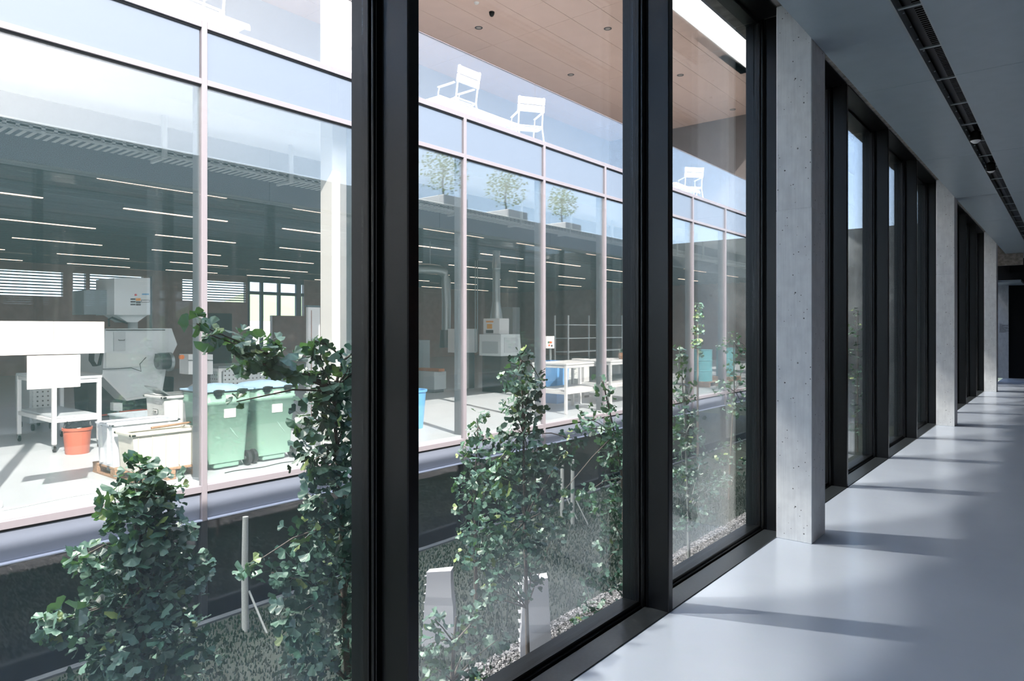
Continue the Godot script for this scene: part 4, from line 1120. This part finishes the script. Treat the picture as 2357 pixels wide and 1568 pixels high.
func drum(pos: Vector3, label: String):
	var t := thing("steel_drum", label, "drum", pos, "teal drums")
	part(t, "shell", Shape.new().lathe([Vector2(0, 0.01), Vector2(0.27, 0.01), Vector2(0.285, 0.0), Vector2(0.285, 0.015), Vector2(0.275, 0.02), Vector2(0.275, 0.27), Vector2(0.288, 0.285), Vector2(0.275, 0.30), Vector2(0.275, 0.56), Vector2(0.288, 0.575), Vector2(0.275, 0.59), Vector2(0.275, 0.85), Vector2(0.288, 0.86), Vector2(0.288, 0.875), Vector2(0.27, 0.872), Vector2(0.0, 0.865)], 32).mesh(), mat(Color(0.33, 0.62, 0.66), 0.4))
	part(t, "sticker", cb(Vector3(0.03, 0.76, 0.27), Vector3(0.09, 0.81, 0.284), 0.001), M.paper)

func right_benches():
	bench("work_table", "white work table with a lower shelf in the bay beyond the slender ginkgo", 7.35, 8.1, -10.62, -11.95, 0.95, 0.45, false, M.white_paint)
	bench("work_table", "white work table carrying two potted plants next to the second black mullion", 7.4, 8.15, -12.3, -13.5, 0.94, 0.46, false, M.white_paint)
	var t := thing("blue_container", "light blue upright container behind the first white work table", "bin", Vector3(-8.75, 0, z_at(1274, 8.75)))
	tub(t, "body", mat(Color(0.42, 0.65, 0.88), 0.4), 0.26, 0.22, 0.90, 0.85)
	for z in [-0.15, 0.12]: part(t, "clip", cb(Vector3(0.25, 0.80, z - 0.03), Vector3(0.30, 0.92, z + 0.03), 0.004), M.steel)
	t = thing("drawer_unit", "white drawer unit standing behind the first white work table", "drawers", Vector3(-8.65, 0, z_at(1318, 8.65)))
	part(t, "body", cb(Vector3(-0.4, 0.05, -0.22), Vector3(0.0, 0.85, 0.16), 0.005), M.white_paint)
	for k in 7:
		var d := part(t, "drawer", cb(Vector3(0.0, 0.08 + k * 0.108, -0.20), Vector3(0.012, 0.175 + k * 0.108, 0.14), 0.003), mat(Color(0.82, 0.84, 0.84), 0.4))
		part(d, "handle", cb(Vector3(0.012, 0.16 + k * 0.108, -0.10), Vector3(0.03, 0.17 + k * 0.108, 0.05), 0.002), M.steel)
	t = thing("white_locker", "plain white upright box beside the drawer unit", "box", Vector3(-8.8, 0, z_at(1351, 8.8)))
	part(t, "body", cb(Vector3(-0.35, 0.0, -0.10), Vector3(0.0, 0.9, 0.12), 0.005), M.white_paint)
	part(t, "plinth", cb(Vector3(-0.34, 0.0, -0.09), Vector3(0.005, 0.05, 0.11), 0.002), M.sill)
	t = thing("button_box", "white control panel with coloured push buttons above the blue container", "panel", Vector3.ZERO)
	part(t, "plate", face(rect(1258, 774, 1276, 802), 9.3, 0.12), M.paper)
	var cols := [Color(0.2, 0.5, 0.4), Color(0.85, 0.4, 0.2), Color(0.8, 0.45, 0.25), Color(0.85, 0.35, 0.2), Color(0.2, 0.22, 0.25)]
	var spots := [[1263.5, 788], [1266.5, 788], [1270, 788], [1265, 795], [1271, 796]]
	for k in 5: part(t, "push_button", face(rect(spots[k][0] - 1.1, spots[k][1] - 2, spots[k][0] + 1.1, spots[k][1] + 2), 9.28, 0.03), mat(cols[k], 0.4))
	part(t, "post", Shape.new().tube([Vector3(-9.36, 0, at(1267, 800, 9.36).z), at(1267, 800, 9.36)], 0.03, 0.03, 8).mesh(), M.steel)
	# open steel rack further back
	t = thing("steel_rack", "white open steel rack with shelves behind the work tables", "rack", Vector3(-12.0, 0, 0))
	for px in [1308, 1385, 1460]:
		for d in [0.0, -0.5]: part(t, "post", cb(Vector3(d - 0.02, 0, z_at(px, 12.0) - 0.02), Vector3(d + 0.02, at(px, 726, 12.0).y, z_at(px, 12.0) + 0.02), 0.003), M.white_paint)
	for k in 4: part(t, "shelf", cb(Vector3(-0.5, 0.45 + k * 0.42, z_at(1460, 12.0)), Vector3(0.0, 0.475 + k * 0.42, z_at(1308, 12.0)), 0.003), M.white_paint)
	# pots on the second table
	var p1 := Vector3(-7.62, 0.941, z_at(1432, 7.62))
	t = thing("woven_basket", "brown woven basket planter with a drooping plant on the work table", "planter", p1)
	part(t, "pot", Shape.new().lathe([Vector2(0, 0), Vector2(0.06, 0), Vector2(0.09, 0.07), Vector2(0.075, 0.14), Vector2(0.065, 0.14), Vector2(0.07, 0.1), Vector2(0, 0.1)], 20).mesh(), mat(Color(0.55, 0.40, 0.30), 0.8))
	for k in 12:
		var o := part(t, "leaf", leaf_meshes[k % 4], M.leaf[k % 4], Vector3(cos(k * 2.4) * 0.05, 0.16 + 0.02 * (k % 3), sin(k * 2.4) * 0.05))
		o.basis = Basis.from_euler(Vector3(0.9 + 0.2 * (k % 3), k * 2.4, 0.4)).scaled(Vector3.ONE * 0.07)
	t = thing("white_pot", "white flower pot with upright green leaves on the work table", "planter", p1 + Vector3(0.02, 0, -0.21))
	part(t, "pot", Shape.new().lathe([Vector2(0, 0), Vector2(0.055, 0), Vector2(0.075, 0.17), Vector2(0.066, 0.17), Vector2(0.05, 0.14), Vector2(0, 0.14)], 20).mesh(), M.white_paint)
	for k in 12:
		var o := part(t, "leaf", leaf_meshes[k % 4], M.leaf[(k + 1) % 4], Vector3(cos(k * 2.4) * 0.03, 0.18, sin(k * 2.4) * 0.03))
		o.basis = Basis.from_euler(Vector3(0.5 + 0.25 * (k % 3), k * 2.4, 0.1)).scaled(Vector3(0.035, 0.11, 0.05))

func tray():      # perforated cable tray on hangers, in front of the wood-wool beam
	var t := thing("cable_tray", "long perforated galvanised cable tray hanging before the ceiling beam", "tray", Vector3(-10.1, 4.02, 0))
	part(t, "lip", cb(Vector3(0.16, 0.11, -30.0), Vector3(0.185, 0.135, 4.0), 0.003), M.galvanised)
	part(t, "back_lip", cb(Vector3(-0.185, 0.09, -30.0), Vector3(-0.165, 0.11, 4.0), 0.003), M.galvanised)
	var side := Shape.new()
	side.box(Vector3(0.175, 0.0, -30.0), Vector3(0.18, 0.035, 4.0))
	side.box(Vector3(0.175, 0.05, -30.0), Vector3(0.18, 0.078, 4.0))
	side.box(Vector3(0.175, 0.093, -30.0), Vector3(0.18, 0.12, 4.0))
	for k in 240:
		var z := 3.0 - k * 0.135
		side.box(Vector3(0.175, 0.03, z), Vector3(0.18, 0.10, z + 0.09))
	part(t, "side_wall", side.mesh(), M.galvanised)
	var rungs := Shape.new()
	for k in 320: rungs.box(Vector3(-0.175, 0.0, 3.0 - k * 0.1), Vector3(0.175, 0.006, 3.0 - k * 0.1 + 0.045))
	var r := part(t, "floor_rungs", rungs.mesh(), M.galvanised)
	r.set_meta("kind", "stuff")
	for k in 16:
		var z := -0.38 - k * 2.02 + 2.02
		part(t, "hanger", cb(Vector3(0.185, -0.03, z - 0.035), Vector3(0.225, 0.58, z + 0.035), 0.004), M.galvanised)
		part(t, "cantilever", cb(Vector3(-0.2, -0.04, z - 0.02), Vector3(0.2, -0.001, z + 0.02), 0.004), M.galvanised)

# ------------------------------------------------------------------ terrace furniture
func garden_chair(pos: Vector3, turn: float, label: String):
	var t := thing("garden_chair", label, "chair", pos, "white garden chairs on the terrace", turn)
	# the chair looks along +z; back at -z
	for s in [-1, 1]:
		var x: float = 0.22 * s
		part(t, "back_post", Shape.new().tube([Vector3(x, 0.40, -0.20), Vector3(x, 0.62, -0.235), Vector3(x, 0.88, -0.29)], 0.014, 0.014, 8).mesh(), M.chair)
		part(t, "leg", Shape.new().tube([Vector3(x, 0.40, -0.20), Vector3(x, 0.32, -0.22), Vector3(x, 0.12, -0.29), Vector3(x, 0.0, -0.34)], 0.014, 0.014, 8).mesh(), M.chair)
		part(t, "leg", Shape.new().tube([Vector3(x, 0.43, 0.24), Vector3(x, 0.2, 0.27), Vector3(x, 0.0, 0.30)], 0.014, 0.014, 8).mesh(), M.chair)
		part(t, "seat_rail", Shape.new().tube([Vector3(x, 0.40, -0.20), Vector3(x, 0.385, 0.0), Vector3(x, 0.43, 0.24)], 0.012, 0.012, 8).mesh(), M.chair)
		var a := part(t, "armrest", cb(Vector3(x - 0.022, 0.63, -0.17), Vector3(x + 0.022, 0.65, 0.20), 0.006), M.chair)
		part(a, "arm_post", Shape.new().tube([Vector3(x, 0.42, 0.18), Vector3(x, 0.55, 0.20), Vector3(x, 0.635, 0.17)], 0.010, 0.010, 8).mesh(), M.chair)
	for k in 2:
		part(t, "back_slat", cb(Vector3(-0.25, -0.058, -0.008), Vector3(0.25, 0.058, 0.008), 0.006), M.chair, Vector3(0, 0.815 - 0.128 * k, -0.272 + 0.026 * k)).rotation.x = -0.2
	for k in 8:
		var f := k / 7.0
		part(t, "seat_slat", cb(Vector3(-0.24, -0.006, -0.02), Vector3(0.24, 0.006, 0.02), 0.003), M.chair, Vector3(0, 0.40 - 0.03 * sin(f * PI) + 0.035 * f * f, -0.19 + f * 0.41))

func terrace():
	garden_chair(Vector3(-7.55, PAVING, z_at(1052, 7.55)), -1.6, "white garden armchair with a two-slat back, turned towards the slatted table")
	garden_chair(Vector3(-7.55, PAVING, z_at(1212, 7.55)), -2.15, "white garden chair standing alone, its two-slat back at the glass guard joint")
	garden_chair(Vector3(-7.55, PAVING, z_at(1588, 7.55)), -2.3, "white garden chair far along the terrace, seen through the narrow window")
	garden_chair(Vector3(-7.58, PAVING, z_at(448, 7.58)), -1.5, "white garden chair at the top edge above the moulding machine")
	slat_table(Vector3(-8.42, PAVING, -9.2), 2.2, "long white slatted table behind the glass guard")
	slat_table(Vector3(-8.42, PAVING, -3.9), 1.6, "white slatted table at the top left behind the guard")
	slat_table(Vector3(-8.42, PAVING, -17.6), 1.5, "white slatted table far along the terrace")
func slat_table(pos: Vector3, length: float, label: String):
	var t := thing("slatted_table", label, "table", pos, "white slatted tables on the terrace")
	for k in 6: part(t, "slat", cb(Vector3(-0.30 + k * 0.10, 0.69, -length / 2), Vector3(-0.215 + k * 0.10, 0.715, length / 2), 0.004), M.chair)
	for z in [-length / 2 + 0.15, length / 2 - 0.15]:
		part(t, "cross_bar", cb(Vector3(-0.29, 0.65, z - 0.02), Vector3(0.29, 0.69, z + 0.02), 0.004), M.chair)
		for x in [-0.26, 0.26]: part(t, "leg", Shape.new().tube([Vector3(x, 0.67, z), Vector3(x, 0, z + 0.03)], 0.016, 0.014, 8).mesh(), M.chair)
	part(t, "side_rail", cb(Vector3(0.285, 0.63, -length / 2), Vector3(0.30, 0.69, length / 2), 0.003), M.chair)

func roof_garden():      # shrubs on the corridor roof, mirrored in the upper panes of the workshop front
	var spots := [[Vector3(-1.4, 4.62, -12.9), 0.62, "yellow-green shrub on the corridor roof mirrored in the upper workshop glass"], [Vector3(-1.3, 4.62, -15.6), 0.60, "second roof shrub mirrored beyond the aluminium mullion"], [Vector3(-1.2, 4.62, -18.6), 0.5, "smaller roof shrub mirrored in the upper glass further along"]]
	var m := mat(Color.WHITE, 0.5)
	m.vertex_color_use_as_albedo = true
	m.backlight_enabled = true
	m.backlight = Color(0.7, 0.8, 0.3)
	for a in spots:
		var t := thing("roof_shrub", a[2], "shrub", a[0], "shrubs on the corridor roof")
		part(t, "planter", cb(Vector3(-0.45, 0, -0.45), Vector3(0.45, 0.4, 0.45), 0.02), M.concrete)
		part(t, "stem", Shape.new().tube([Vector3(0, 0.38, 0), Vector3(0.03, 0.8, 0.02), Vector3(-0.02, 1.3, 0.03)], 0.03, 0.015, 8).mesh(), M.bark)
		var mm := MultiMesh.new()
		mm.transform_format = MultiMesh.TRANSFORM_3D
		mm.use_colors = true
		mm.mesh = leaf_meshes[1]
		mm.instance_count = 700
		for k in 700:
			var d := Vector3(rng.randfn(), rng.randfn(), rng.randfn()).normalized() * pow(rng.randf(), 0.5)
			mm.set_instance_transform(k, Transform3D(Basis.from_euler(Vector3(rng.randf() * TAU, rng.randf() * TAU, rng.randf() * TAU)).scaled(Vector3.ONE * rng.randf_range(0.03, 0.05)), Vector3(0, 1.15, 0) + d * Vector3(a[1], a[1] * 1.15, a[1] * 1.2)))
			var g := rng.randf_range(0.7, 1.3)
			mm.set_instance_color(k, Color(0.22 * g, 0.28 * g, 0.07 * g))
		var o := MultiMeshInstance3D.new()
		o.name = "foliage"
		o.multimesh = mm
		o.material_override = m
		o.set_meta("kind", "stuff")
		t.add_child(o)

func lower_room():
	var t := thing("pedestal", "white display box in the dark room under the workshop", "box", Vector3(-8.6, -3.0, -13.0))
	part(t, "body", cb(Vector3(-0.3, 0, -0.3), Vector3(0.3, 0.9, 0.3), 0.01), mat(Color(0.5, 0.52, 0.53), 0.6))
	part(t, "lid", cb(Vector3(-0.32, 0.9, -0.32), Vector3(0.32, 0.93, 0.32), 0.005), mat(Color(0.6, 0.62, 0.63), 0.6))
	t = thing("low_table", "dark low table in the lower room near the white display box", "table", Vector3(-8.8, -3.0, -11.4))
	part(t, "top", cb(Vector3(-0.5, 0.42, -0.6), Vector3(0.5, 0.46, 0.6), 0.005), mat(Color(0.35, 0.34, 0.34), 0.5))
	for x in [-0.45, 0.45]:
		for z in [-0.55, 0.55]: part(t, "leg", cb(Vector3(x - 0.02, 0, z - 0.02), Vector3(x + 0.02, 0.42, z + 0.02), 0.003), M.sill)

func _ready():
	rng.seed = 7
	materials()
	camera_and_light()
	corridor()
	opposite()
	ground()
	trees()
	workshop()
	terrace()
	roof_garden()
	lower_room()
